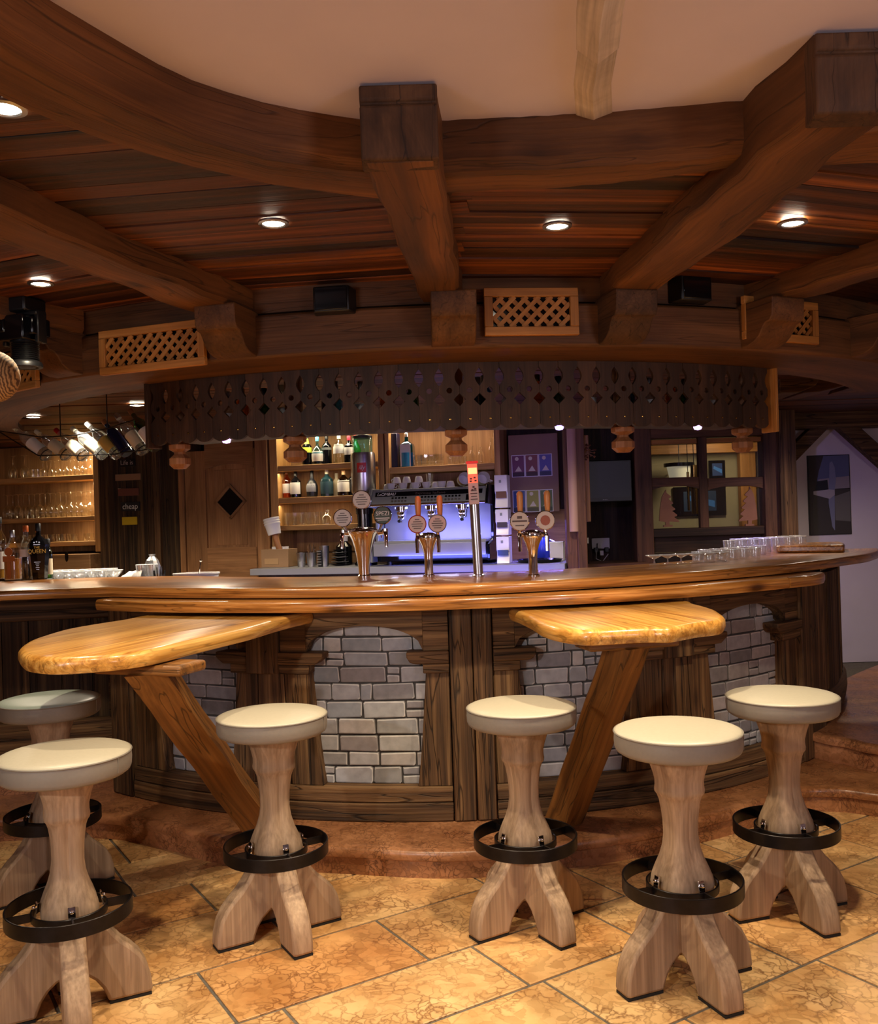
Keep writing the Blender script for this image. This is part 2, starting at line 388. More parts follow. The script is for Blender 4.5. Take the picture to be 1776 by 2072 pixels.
    def build(s, name, mats, parent=None, smooth=True, bevel=0.0, seg=1, angle=40):
        me = bpy.data.meshes.new(name)
        me.from_pydata(s.v, [], s.f)
        mats = mats if isinstance(mats, (list, tuple)) else [mats]
        for m in mats: me.materials.append(m)
        me.polygons.foreach_set('material_index', s.mi)
        at = me.attributes.new('wc', 'FLOAT_VECTOR', 'POINT')
        at.data.foreach_set('vector', [x for p in s.w for x in p])
        cl = me.attributes.new('col', 'FLOAT_COLOR', 'CORNER')
        buf = []
        for p, c in zip(me.polygons, s.c):
            buf += list((c[0], c[1], c[2], 1.0)) * p.loop_total
        cl.data.foreach_set('color', buf)
        import bmesh
        bm = bmesh.new(); bm.from_mesh(me); bmesh.ops.recalc_face_normals(bm, faces=bm.faces); bm.to_mesh(me); bm.free()
        if smooth:
            me.shade_smooth(); me.set_sharp_from_angle(angle=rad(angle))
        o = bpy.data.objects.new(name, me); COL.objects.link(o)
        if parent: o.parent = parent
        if bevel:
            b = o.modifiers.new('bevel', 'BEVEL'); b.width = bevel; b.segments = seg; b.limit_method = 'ANGLE'; b.angle_limit = rad(35)
            b.harden_normals = False
        return o

def tag(o, label, cat, group=None, kind=None):
    if label: o['label'] = label
    if cat: o['category'] = cat
    if group: o['group'] = group
    if kind: o['kind'] = kind
    return o
def thing(name, loc, label, cat, group=None, rz=0.0, kind=None):
    o = bpy.data.objects.new(name, None); COL.objects.link(o)
    o.location = loc; o.rotation_euler = (0, 0, rz); o.empty_display_size = 0.05
    return tag(o, label, cat, group, kind)
def struct(o):
    o['kind'] = 'structure'; return o
def copy_tree(o, parent=None, loc=None, rz=None):
    c = o.copy(); COL.objects.link(c)
    if parent is not None: c.parent = parent
    if loc is not None: c.location = loc
    if rz is not None: c.rotation_euler = (0, 0, rz)
    for ch in list(o.children): copy_tree(ch, c)
    return c
def words(name, txt, size, mat, parent, loc, rot=(PI / 2, 0, 0), extrude=0.0006, align='CENTER', shear=0.0, sx=1.0):
    cu = bpy.data.curves.new(name, 'FONT'); cu.body = txt; cu.size = size; cu.extrude = extrude
    cu.align_x = align; cu.align_y = 'CENTER'; cu.shear = shear; cu.resolution_u = 3
    cu.materials.append(mat)
    o = bpy.data.objects.new(name, cu); COL.objects.link(o)
    o.location = loc; o.rotation_euler = rot; o.scale = (sx, 1, 1)
    bpy.context.view_layer.update()
    me = bpy.data.meshes.new_from_object(o.evaluated_get(bpy.context.evaluated_depsgraph_get()))
    loc, rt, scl = o.location.copy(), o.rotation_euler.copy(), o.scale.copy()
    bpy.data.objects.remove(o); bpy.data.curves.remove(cu)
    o = bpy.data.objects.new(name, me); COL.objects.link(o)
    o.location, o.rotation_euler, o.scale = loc, rt, scl
    if parent: o.parent = parent
    return o
def catmull(pts, n=8):
    P = [Vector(p) for p in pts]; out = []
    for i in range(len(P) - 1):
        a = P[max(i - 1, 0)]; b = P[i]; c = P[i + 1]; d = P[min(i + 2, len(P) - 1)]
        for k in range(n):
            t = k / n
            out.append(0.5 * ((2 * b) + (c - a) * t + (2 * a - 5 * b + 4 * c - d) * t * t + (3 * b - a - 3 * c + d) * t ** 3))
    out.append(P[-1]); return out
# ================================================================== floor
def build_floor():
    a = rad(32.2); e1 = Vector((math.cos(a), math.sin(a), 0)); e2 = Vector((-math.sin(a), math.cos(a), 0))
    rows = [-3.2, -2.75, -2.3, -1.9, -1.5, -1.1, -0.66, -0.24, 0.2, 0.62, 1.05, 1.5, 1.967, 2.385, 2.722, 3.111, 3.563, 3.9, 4.3, 4.7, 5.1, 5.5, 5.95, 6.4, 6.8, 7.3]
    known = {1.967: [0.2, 1.03, 1.842, 2.59, 3.3], 2.385: [-0.1, 1.085, 1.79, 2.30, 3.1], 2.722: [0.15, 0.938, 1.62, 2.52, 3.2],
             3.563: [0.2, 1.159, 2.0, 2.7], 1.5: [0.5, 1.3, 2.04, 2.66, 3.4], 3.111: [-0.3, 0.5, 1.30, 2.15, 2.9], 4.3: [0.2, 1.01, 1.8, 2.6]}
    mb = MB(); mb.box((0, 2, -0.055), (12, 14, 0.1), mi=1)
    rng = random.Random(4); g = 0.006
    tones = [(0.92, 0.76, 0.62), (1.0, 1.0, 1.0), (1.05, 1.02, 0.98), (0.94, 0.86, 0.78), (1.06, 1.06, 1.02), (0.88, 0.74, 0.62), (1.0, 0.95, 0.88), (0.98, 0.9, 0.82)]
    for i in range(len(rows) - 1):
        p0, p1 = rows[i], rows[i + 1]
        js = [-4.2]
        kn = known.get(p0, [])
        lo = kn[0] if kn else 99
        x = -4.2 + rng.uniform(.2, .7)
        while x < min(lo - .45, 6.2): js.append(x); x += rng.uniform(.55, .9)
        js += kn; x = js[-1] + rng.uniform(.55, .85)
        while x < 6.4: js.append(x); x += rng.uniform(.55, .9)
        for q0, q1 in zip(js, js[1:]):
            off = Vector((rng.uniform(0, 20), rng.uniform(0, 20), rng.uniform(0, 20))); col = rng.choice(tones)
            vs, ws = [], []
            for (z, ins) in ((-0.006, 0.0), (-0.0015, 0.0), (0.0, 0.003)):
                for (q, p) in ((q0 + g + ins, p0 + g + ins), (q1 - g - ins, p0 + g + ins), (q1 - g - ins, p1 - g - ins), (q0 + g + ins, p1 - g - ins)):
                    v = e1 * q + e2 * p; v.z = z; vs.append(v); ws.append(v + off)
            fs = [(8, 9, 10, 11)] + [(k + 4 * r, (k + 1) % 4 + 4 * r, (k + 1) % 4 + 4 * r + 4, k + 4 * r + 4) for r in (0, 1) for k in range(4)]
            mb.add(vs, ws, fs, 0, col)
    struct(mb.build('floor', [M['tile'], M['grout']], smooth=False))
build_floor()

# ================================================================== stone steps round the bar
def build_step(name, edge, back, z, label, breaks, zb=0.0):
    """edge: nosing polyline seen from above (left to right); rounded nosing over a slightly set back riser"""
    e = catmull([(x, y, 0) for x, y in edge], 8)
    mb = MB(); k = len(e); L = 0; rings = []
    for i, p in enumerate(e):
        t = (e[min(i + 1, k - 1)] - e[max(i - 1, 0)]).normalized(); nrm = Vector((t.y, -t.x, 0))   # towards the guest side
        if i: L += (p - e[i - 1]).length
        prof = [(-0.02, zb), (-0.02, z - 0.05), (-0.004, z - 0.042), (0.0, z - 0.025), (-0.003, z - 0.009), (-0.014, z), (-0.06, z)]
        rings.append(([p + nrm * a + Vector((0, 0, b)) for a, b in prof], L))
    bk = [Vector((x, y, 0)) for x, y in back]
    nb = [bk[0].lerp(bk[1], i / (k - 1)) if len(bk) == 2 else None for i in range(k)]
    if nb[0] is None:
        bc = catmull([(x, y, 0) for x, y in back], 24); nb = [bc[round(i * (len(bc) - 1) / (k - 1))] for i in range(k)]
    vs, ws, fs = [], [], []
    for i, (r, L) in enumerate(rings):
        b = nb[i] + Vector((0, 0, z)); b0 = nb[i] + Vector((0, 0, zb))
        for p in r + [b, b0]: vs.append(p); ws.append((p.x * 1.1, p.y * 1.1, p.z * 1.3 + 3 * (z > .2)))
    m = len(rings[0][0]) + 2
    rng = random.Random(11); col = (1, 1, 1); nxt = 0.0
    for i in range(k - 1):
        if rings[i][1] >= nxt:
            s_ = rng.uniform(.86, 1.08); col = (s_, s_ * rng.uniform(.93, 1.0), s_ * rng.uniform(.85, 1.0)); nxt = rings[i][1] + breaks
        mb.add([vs[i * m + j] for j in range(m)] + [vs[(i + 1) * m + j] for j in range(m)], [ws[i * m + j] for j in range(m)] + [ws[(i + 1) * m + j] for j in range(m)],
               [(j, (j + 1) % m, (j + 1) % m + m, j + m) for j in range(m)], 0, col)
    o = mb.build(name, M['step'], angle=50)
    tag(o, label, 'step')
    return o
build_step('stone_step', [(-4.4, 4.1), (-3.0, 4.38), (-2.17, 4.50), (-1.67, 4.49), (-1.325, 4.312), (-0.974, 4.08), (-0.439, 3.939), (0.083, 3.851), (0.723, 3.983),
            (1.298, 4.261), (1.672, 4.53), (1.91, 4.535), (2.1, 4.42), (2.6, 4.16), (4.6, 3.5)],
           [(-4.4, 5.6), (-1.9, 5.4), (0, 4.6), (1.9, 5.5), (4.6, 5.6)], 0.12, 'curved red marble step running round the foot of the bar', 0.85)
build_step('stone_step', [(-4.4, 4.6), (-2.6, 4.82), (-1.95, 4.93), (-1.70, 4.985)], [(-4.4, 6.2), (-1.62, 5.6)], 0.26,
           'short upper marble step under the dark plank panel behind the mint stool', 0.8, 0.1205)
build_step('stone_step', [(1.99, 5.12), (2.047, 5.002), (2.112, 4.926), (2.211, 4.763), (2.6, 4.5), (4.6, 3.9)], [(2.0, 5.6), (3.6, 7.4), (4.6, 7.4)], 0.26,
           'upper marble step below the bulging curved plank end of the bar', 0.8, 0.1205)

# ================================================================== walls, plain ceiling
def slab(name, c, d, mat, g=0):
    mb = MB(); mb.box(c, d, g); return struct(mb.build(name, mat, smooth=False))
slab('wall_left', (-5.2, 3.0, 1.3), (0.2, 14, 2.9), M['door'], 1)
slab('wall_right', (5.6, 3.0, 1.3), (0.2, 14, 2.9), M['plaster'])
slab('wall_front', (0.2, -3.6, 1.3), (11, 0.2, 2.9), M['plaster'])
slab('wall_back', (0.2, 10.6, 1.3), (11, 0.2, 2.9), M['darkwall'], 2)
slab('ceiling', (0.2, 3.5, 2.60), (11, 14.4, 0.14), M['plaster'])

# boarded ceiling between the radial beams
BEAM_TH = [-70, -57, -43.5, -29.5, -15.5, 1.0, 13.2, 25.5, 38, 52, 66, 80]
WHITE = [(-.12, 2.5), (-.27, 2.44), (-.37, 2.38), (-.5, 2.27), (-.62, 2.1), (-.74, 1.9), (-.82, 1.65), (-.88, 1.3), (-.95, -4), (6, -4), (6, 1.9), (1.6, 2.3), (.9, 2.38), (.05, 2.5)]
def inside(x, y, P):
    r = False; j = len(P) - 1
    for i in range(len(P)):
        if (P[i][1] > y) != (P[j][1] > y) and x < (P[j][0] - P[i][0]) * (y - P[i][1]) / (P[j][1] - P[i][1]) + P[i][0]: r = not r
        j = i
    return r
def build_boards():
    mb = MB(); rng = random.Random(21)
    for a, b in zip(BEAM_TH, BEAM_TH[1:]):
        mid = rad((a + b) / 2); half = rad((b - a) / 2)
        ax = Vector((math.cos(mid), math.sin(mid), 0)); rv = Vector((math.sin(mid), -math.cos(mid), 0))
        Rm = Matrix(((ax.x, rv.x, 0), (ax.y, rv.y, 0), (0, 0, 1)))
        r = 3.12
        while r < 8.2:
            w = rng.uniform(.06, .13)
            hl = (r + w) * math.tan(half) + .02
            o0 = Vector((BC[0], BC[1], 0)) + rv * (r + w / 2)
            # clip the board against the plastered opening
            n = 40; keep = []
            for i in range(n + 1):
                s_ = -hl + 2 * hl * i / n; p = o0 + ax * s_
                keep.append(not inside(p.x, p.y, WHITE) and p.y > -3.4 and abs(p.x) < 5.1)
            runs = []; st = None
            for i, k in enumerate(keep + [False]):
                if k and st is None: st = i
                if not k and st is not None:
                    if i - 1 > st: runs.append((-hl + 2 * hl * st / n, -hl + 2 * hl * (i - 1) / n))
                    st = None
            for s0, s1 in runs:
                t = rng.choice([.25, .4, .6, .8, 1.0, 1.1, 1.3]); z = 2.455 + rng.uniform(-.004, .005)
                mb.box(o0 + ax * ((s0 + s1) / 2) + Vector((0, 0, z)), (s1 - s0, w - .004, .03), 0, Rm, col=(t, t * rng.uniform(.86, 1.0), t * rng.uniform(.78, 1.0)))
            r += w
    struct(mb.build('ceiling', M['board'], smooth=False))
build_boards()

# ================================================================== radial and ring beams
def timber(name, A, B, zlo, zhi, mat, n=14, wob=0.006, parent=None, seed=1, round_=0.012):
    """A, B: bottom-edge polylines of the two sides, as (x, y) from near to far; chamfered, slightly uneven"""
    rng = random.Random(seed); mb = MB()
    def samp(P, t):
        ls = [0.0]
        for p, q in zip(P, P[1:]): ls.append(ls[-1] + math.dist(p, q))
        d = t * ls[-1]
        for i in range(len(P) - 1):
            if d <= ls[i + 1] + 1e-9:
                u = (d - ls[i]) / max(ls[i + 1] - ls[i], 1e-9)
                return Vector((P[i][0] + (P[i + 1][0] - P[i][0]) * u, P[i][1] + (P[i + 1][1] - P[i][1]) * u))
        return Vector(P[-1])
    rings = []
    c = round_
    for i in range(n + 1):
        a, b = samp(A, i / n), samp(B, i / n); d = (b - a).normalized()
        ja, jb, jz = rng.uniform(-wob, wob), rng.uniform(-wob, wob), rng.uniform(-wob, wob)
        a = a + d * ja; b = b + d * jb; z0 = zlo + jz
        rings.append([(a.x, a.y, zhi), (a.x, a.y, z0 + c * 1.4), (a.x + d.x * c, a.y + d.y * c, z0), ((a.x + b.x) / 2, (a.y + b.y) / 2, z0 - abs(jz) * .5),
                      (b.x - d.x * c, b.y - d.y * c, z0), (b.x, b.y, z0 + c * 1.4), (b.x, b.y, zhi)])
    mb.loft(rings)
    return mb.build(name, mat, parent, angle=28)

def beam(A, B, label, seed, th, corbel=True, near_end=True, w=0.17, mat='beam'):
    t = thing('ceiling_beam', (0, 0, 0), label, 'beam', 'radial ceiling beams over the bar')
    timber('timber', A, B, 2.35, 2.532, M[mat], parent=t, seed=seed)
    if near_end:
        a, b = Vector((*A[0], 0)), Vector((*B[0], 0)); d = (b - a).normalized(); nrm = Vector((d.y, -d.x, 0)); wd = (b - a).length
        mb = MB(); Rm = Matrix(((d.x, nrm.x, 0), (d.y, nrm.y, 0), (0, 0, 1)))
        # end grain block: upper fascia lip, recess line, lower worn face
        prof = [(-.05, 2.345), (.012, 2.352), (.02, 2.372), (.016, 2.43), (.022, 2.475), (.012, 2.482), (.022, 2.49), (.024, 2.524), (-.05, 2.526)]
        c = (a + b) / 2
        def f(p): return c + d * p[2] + nrm * p[0] + Vector((0, 0, p[1]))
        mb.prism(prof, -wd / 2 - .004, wd / 2 + .004, f, g=1)
        mb.build('end_block', M['beam_end'], t, bevel=.005, seg=2)
    if corbel:
        mb = MB(); rr = rad(th); rv = Vector((math.sin(rr), -math.cos(rr), 0)); ax = Vector((math.cos(rr), math.sin(rr), 0))
        o = Vector((BC[0], BC[1], 0))
        prof = [(3.27, 2.352), (3.48, 2.352), (3.485, 2.345), (3.48, 2.275), (3.465, 2.255), (3.44, 2.25), (3.425, 2.235), (3.405, 2.205), (3.375, 2.185), (3.34, 2.175), (3.27, 2.17)]
        mb.prism(prof, -w / 2, w / 2, lambda p: o + rv * p[0] + ax * p[2] + Vector((0, 0, p[1])), g=0)
        mb.build('corbel', M['beam_end'] if th > 10 and th < 20 else M['fascia'], t, bevel=.006, seg=2)
    return t
beam([(-0.152, 2.205), (-0.045, 3.64)], [(0.024, 2.205), (0.119, 3.64)], 'thick brown beam with a sooty end block above the beer taps', 3, 1.0)
beam([(0.85, 2.03), (0.808, 2.283), (0.724, 3.05), (0.672, 3.70)], [(1.03, 2.03), (0.998, 2.283), (0.973, 2.812), (0.845, 3.72)], 'thick brown beam slanting up beside the warm downlight, dark sooty end block at the picture\'s edge', 5, 12.6)
beam([(-1.50, 2.10), (-1.256, 2.716), (-1.073, 3.309), (-0.93, 3.82)], [(-1.28, 2.02), (-1.123, 2.435), (-0.998, 2.955), (-0.802, 3.472), (-0.70, 3.78)], 'brown beam running to the corbel beside the long lattice vent', 8, -14.2, near_end=False)
beam([(1.80, 2.95), (1.594, 3.315), (1.378, 3.794), (1.25, 4.02)], [(1.98, 3.0), (1.68, 3.496), (1.50, 3.85), (1.41, 4.05)], 'rough bark-edged beam over the small lattice vent', 9, 24.0, near_end=False)
beam([(-2.50, 2.6), (-2.1, 3.4), (-1.66, 4.10)], [(-2.33, 2.5), (-1.93, 3.3), (-1.50, 4.0)], 'brown beam behind the black spotlight, mostly hidden', 12, -29.2, near_end=False)
beam([(2.9, 3.1), (2.2, 4.2)], [(3.05, 3.2), (2.36, 4.27)], 'brown beam end with carved corbel at the far right edge', 14, 36.0, near_end=False)
def ring_beam(front, back, label, seed, z=2.40):
    o = timber('ring_beam', front, back, z, 2.532, M['beam'], n=22, wob=.003, seed=seed, round_=.02)
    return tag(o, label, 'beam')
fl = [tuple(p)[:2] for p in catmull([(-0.93, 0.6, 0), (-0.90, 1.0, 0), (-0.83, 1.45, 0), (-0.764, 1.69, 0), (-0.681, 1.885, 0), (-0.553, 2.12, 0), (-0.37, 2.286, 0), (-0.14, 2.39, 0)], 6)]
bl = [tuple(p)[:2] for p in catmull([(-1.17, 0.6, 0), (-1.13, 1.0, 0), (-1.02, 1.5, 0), (-0.93, 1.80, 0), (-0.852, 1.999, 0), (-0.678, 2.26, 0), (-0.437, 2.46, 0), (-0.12, 2.63, 0)], 6)]
ring_beam(fl, bl, 'curved brown beam bordering the plaster ceiling beside the sooty end block', 31)
ring_beam([(0.02, 2.405), (0.425, 2.39), (0.83, 2.34)], [(0.0, 2.60), (0.454, 2.565), (0.84, 2.46)], 'straight brown beam between the two sooty end blocks', 32)
ring_beam([(0.96, 2.26), (1.9, 2.0)], [(0.95, 2.48), (2.1, 2.44)], 'short piece of brown beam beyond the slanting beam at the right edge', 33)

# whitewashed ridge on the plaster: two lengths meeting in a point
def ridge(pts, label, seed):
    mb = MB(); rings = []
    for (x, y, hw, dz) in pts:
        rings.append([(x - hw, y, 2.533), (x - hw, y, 2.528), (x, y + .006, 2.53 - dz), (x + hw, y, 2.528), (x + hw, y, 2.533)])
    mb.loft(rings); return tag(mb.build('ridge_beam', M['wbeam'], angle=10), label, 'beam', 'whitewashed ridge timbers on the plaster')
ridge([(.435, 2.405, .047, .016), (.40, 2.22, .045, .026), (.385, 2.06, .044, .030)], 'shaded length of whitewashed ridge timber ending at the straight brown beam', 1)
ridge([(.384, 2.055, .047, .034), (.362, 1.90, .048, .034), (.345, 1.7, .048, .034), (.31, 1.4, .05, .034), (.24, .9, .05, .034)], 'length of whitewashed ridge timber running out of the top of the frame', 2)

# fascia ring over the bar, in two courses, and its soffit
def arc(R0):
    return lambda s_, z, t: pol(t, math.degrees(s_ / R0), z)
def arccols(R0, a, b, lo, hi, n=40):
    return [(rad(a + (b - a) * i / n) * R0, lo, hi) for i in range(n + 1)]
t = thing('fascia_ring', (0, 0, 0), 'curved brown timber ring above the bar carrying vents and corbels', 'fascia')
mb = MB(); mb.strip(arccols(3.3, -75, 60, 2.165, 2.338, 60), arc(3.3), 3.10, 3.30); mb.build('lower_course', M['fascia'], t, bevel=.012, seg=2)
mb = MB(); mb.strip(arccols(3.3, -75, 60, 2.345, 2.47, 60), arc(3.3), 3.12, 3.285); mb.build('upper_course', M['fascia'], t)
mb = MB(); mb.strip(arccols(3.1, -75, 60, 2.168, 2.20, 60), arc(3.1), 2.86, 3.11); mb.build('soffit', M['fascia'], t)

# plank ceiling over the working side of the bar
mb = MB(); rng = random.Random(5)
y = 4.10
while y < 10.4:
    w = rng.uniform(.12, .2); q = rng.choice([.5, .7, .9, 1.0])
    dy = BC[1] - y
    hw = math.sqrt(max(3.06 ** 2 - dy * dy, .1)) if dy > 0 else 4.9
    mb.box((BC[0], y + w / 2, 2.375 + rng.uniform(0, .006)), (2 * hw, w - .004, .03), 0, col=(q, q * .95, q * .9)); y += w
struct(mb.build('ceiling', M['board'], smooth=False))

# ================================================================== lattice vents
def vent(th0, th1, z0, z1, label, R=3.305):
    thm = (th0 + th1) / 2; a = rad(thm); ax = Vector((math.cos(a), math.sin(a), 0)); nrm = Vector((math.sin(a), -math.cos(a), 0))
    wd = 2 * R * math.sin(rad(th1 - th0) / 2); h = z1 - z0
    t = thing('lattice_vent', pol(R + .012, thm, (z0 + z1) / 2), label, 'vent', 'lattice vents on the timber ring', a)
    fw = .034 if wd < .45 else .032
    mb = MB()
    mb.box((0, 0, h / 2 - fw / 2), (wd, .022, fw), 0); mb.box((0, 0, -h / 2 + fw / 2), (wd, .022, fw), 0)
    mb.box((-wd / 2 + fw / 2, -.001, 0), (fw, .022, h - 2 * fw), 2); mb.box((wd / 2 - fw / 2, -.001, 0), (fw, .022, h - 2 * fw), 2)
    mb.build('frame', M['pine_vent'], t, bevel=.002)
    mb = MB(); mb.box((0, .016, 0), (wd - .02, .006, h - .02)); mb.build('backing', M['gloss_black'], t, smooth=False)
    iw, ih = wd - 2 * fw, h - 2 * fw
    mb = MB(); step = .0345 * 1.42
    for sgn, yy in ((1, -.002), (-1, .004)):
        c = -iw / 2 - ih
        while c < iw / 2 + ih:
            # line x = c + sgn*(z) ; clip to the opening
            zs = []
            zlo, zhi = -ih / 2, ih / 2
            za, zb = sorted(((-iw / 2 - c) * sgn, (iw / 2 - c) * sgn))
            zlo, zhi = max(zlo, za), min(zhi, zb)
            if zhi - zlo > .012:
                x0, x1 = c + sgn * zlo, c + sgn * zhi
                ang = math.atan2(zhi - zlo, x1 - x0)
                mb.box(((x0 + x1) / 2, yy, (zlo + zhi) / 2), (math.hypot(x1 - x0, zhi - zlo), .006, .0165), 0, Matrix.Rotation(-ang, 3, 'Y'))
            c += step
    mb.build('lattice', M['pine_vent'], t, smooth=False)
vent(3.1, 9.6, 2.205, 2.39, 'square-framed golden lattice vent next to the beam above the taps')
vent(-25.4, -16.3, 2.15, 2.335, 'long golden lattice vent over the hanging bottles')
vent(22.4, 29.8, 2.205, 2.385, 'small lattice vent half hidden behind the bark-edged beam\'s corbel')
vent(-41.5, -32.2, 2.14, 2.32, 'lattice vent partly covered by the black spotlight')

# wall loudspeakers on the ring
def speaker(th, z, label):
    a = rad(th); t = thing('loudspeaker', pol(3.33, th, z), label, 'speaker', 'loudspeakers on the timber ring', a)
    mb = MB(); mb.prism([(-.07, -.035), (.07, -.035), (.085, .045), (-.085, .045)], -.05, .05, lambda p: (p[0], p[1], p[2])); mb.build('cabinet', M['black'], t, bevel=.006, seg=2)
    mb = MB(); mb.box((0, -.037, 0), (.126, .006, .086)); mb.build('grille', M['gloss_black'], t, bevel=.002)
speaker(-7.0, 2.365, 'black loudspeaker box near the middle beam\'s left flank')
speaker(18.1, 2.395, 'black loudspeaker box between two corbels near the warm downlight')

# ================================================================== recessed downlights
M['lamp'] = emitter('lamp_glow', (1.0, 0.86, 0.66), 34)
DL = ['downlight between the curved beam and the middle beam', 'downlight above the square lattice vent', 'downlight beyond the slanting beam',
      'downlight above the long lattice vent', 'downlight at the left edge under the curved beam']
def downlight(x, y, z, label, group, r=.036):
    t = thing('downlight', (x, y, z), label, 'ceiling light', group)
    mb = MB(); mb.lathe([(r + .012, 0.0), (r + .012, -.006), (r, -.008), (r - .004, -.002)], 20, cap=False); mb.build('trim_ring', M['steel'], t)
    mb = MB(); mb.lathe([(.001, -.004), (r - .002, -.004), (r - .002, -.001), (.001, -.001)], 20, cap=False); mb.build('lens', M['lamp'], t)
for (x, y), lb in zip(DOWN, DL):
    downlight(x, y, 2.436, lb, 'downlights in the boarded ring')
for (x, y), lb in zip([at_z(67, 842, 2.36)[:2], at_z(277, 818, 2.36)[:2]], ['small downlight over the end of the hanging bottle rack', 'small downlight beside the fretwork valance over the bottle rack']):
    downlight(x, y, 2.357, lb, 'downlights over the bottle rack', .05)
    spot('rack_downlight', (x, y, 2.32), 14, (1.0, .86, .64), 130, .8, .04)

# black stage spotlight hanging by the picture's left edge, and a straw lampshade
px_, py_, pz_ = at_y(50, 690, 3.75)
t = thing('stage_spotlight', (px_, py_, 2.44), 'black stage spotlight hanging from the boarded ceiling', 'spotlight', rz=rad(-20))
mb = MB(); mb.box((0, 0, -.03), (.12, .12, .06)); mb.build('mount', M['black'], t, bevel=.008, seg=2)
mb = MB()
for sx in (-1, 1): mb.box((sx * .083, 0, -.12), (.02, .05, .13))
mb.box((0, 0, -.066), (.18, .06, .016)); mb.build('yoke', M['black'], t, bevel=.004)
mb = MB(); mb.box((-.005, -.01, -.125), (.135, .13, .10)); mb.box((-.055, -.075, -.115), (.055, .012, .055)); mb.box((.05, .0, -.12), (.075, .10, .07)); mb.build('housing', M['gloss_black'], t, bevel=.012, seg=2)
mb = MB(); prof = [(.055, -.175)]
for i in range(9): prof += [(.056, -.18 - i * .008), (.050, -.184 - i * .008)]
prof += [(.062, -.255), (.066, -.262), (.066, -.275), (.05, -.276)]
mb.lathe(prof, 24, (0, 0, 0)); mb.build('lens_barrel', M['black'], t, angle=30)
mb = MB(); mb.lathe([(.0005, -.274), (.05, -.2765), (.05, -.274)], 20); mb.build('front_lens', M['gloss_black'], t)
sx_, sy_, sz_ = at_y(-16, 762, 3.2)
mb = MB(); prof = [(.09 * math.sin(PI * (i + .5) / 16), -.09 * math.cos(PI * (i + .5) / 16)) for i in range(16)]
mb.lathe(prof, 26)
m, n_, l_, b_ = new_mat('woven_straw')
tc = n_.new('ShaderNodeTexCoord'); wv = n_.new('ShaderNodeTexWave'); wv.inputs['Scale'].default_value = 40; wv.inputs['Distortion'].default_value = 6; l_.new(tc.outputs['Object'], wv.inputs[0])
r_ = ramp(n_, [(0, srgb(84, 56, 34)), (1, srgb(190, 150, 100))]); l_.new(wv.outputs['Fac'], r_.inputs[0]); l_.new(r_.outputs[0], b_.inputs['Base Color']); b_.inputs['Roughness'].default_value = .8
o = mb.build('straw_lampshade', m); o.location = (sx_, sy_, sz_)
mb = MB(); mb.tube([(0, 0, .08), (0, 0, 2.44 - sz_)], .004); mb.build('cord', M['black'], o)
tag(o, 'round woven straw lampshade cut by the left edge of the frame', 'lampshade')
# ================================================================== the bar counter
def A(deg, R=2.7): return rad(deg) * R
bar = thing('bar_counter', (BC[0], BC[1] - 2.6, 0.12), 'round rustic bar front with painted stone arches between old wooden columns', 'bar counter')
BLOC = Vector(bar.location)
def loc_arc(R0):
    return lambda s_, z, t: tuple(Vector(pol(t, math.degrees(s_ / R0), z)) - BLOC)
fb = loc_arc(2.7)
def rng_cols(a, b, lo, hi, n=None):
    n = n or max(2, int(abs(b - a) / 1.5))
    f = lambda v, u: v(u) if callable(v) else v
    return [(A(a + (b - a) * i / n), f(lo, a + (b - a) * i / n), f(hi, a + (b - a) * i / n)) for i in range(n + 1)]
# core body behind the panels
mb = MB(); mb.strip([(A(d), .125, 1.16) for d in range(-46, 85, 3)], fb, 2.2, 2.6); mb.build('body', M['old_dark'], bar)
Z0, ZB, ZT = 0.122, 0.278, 1.10
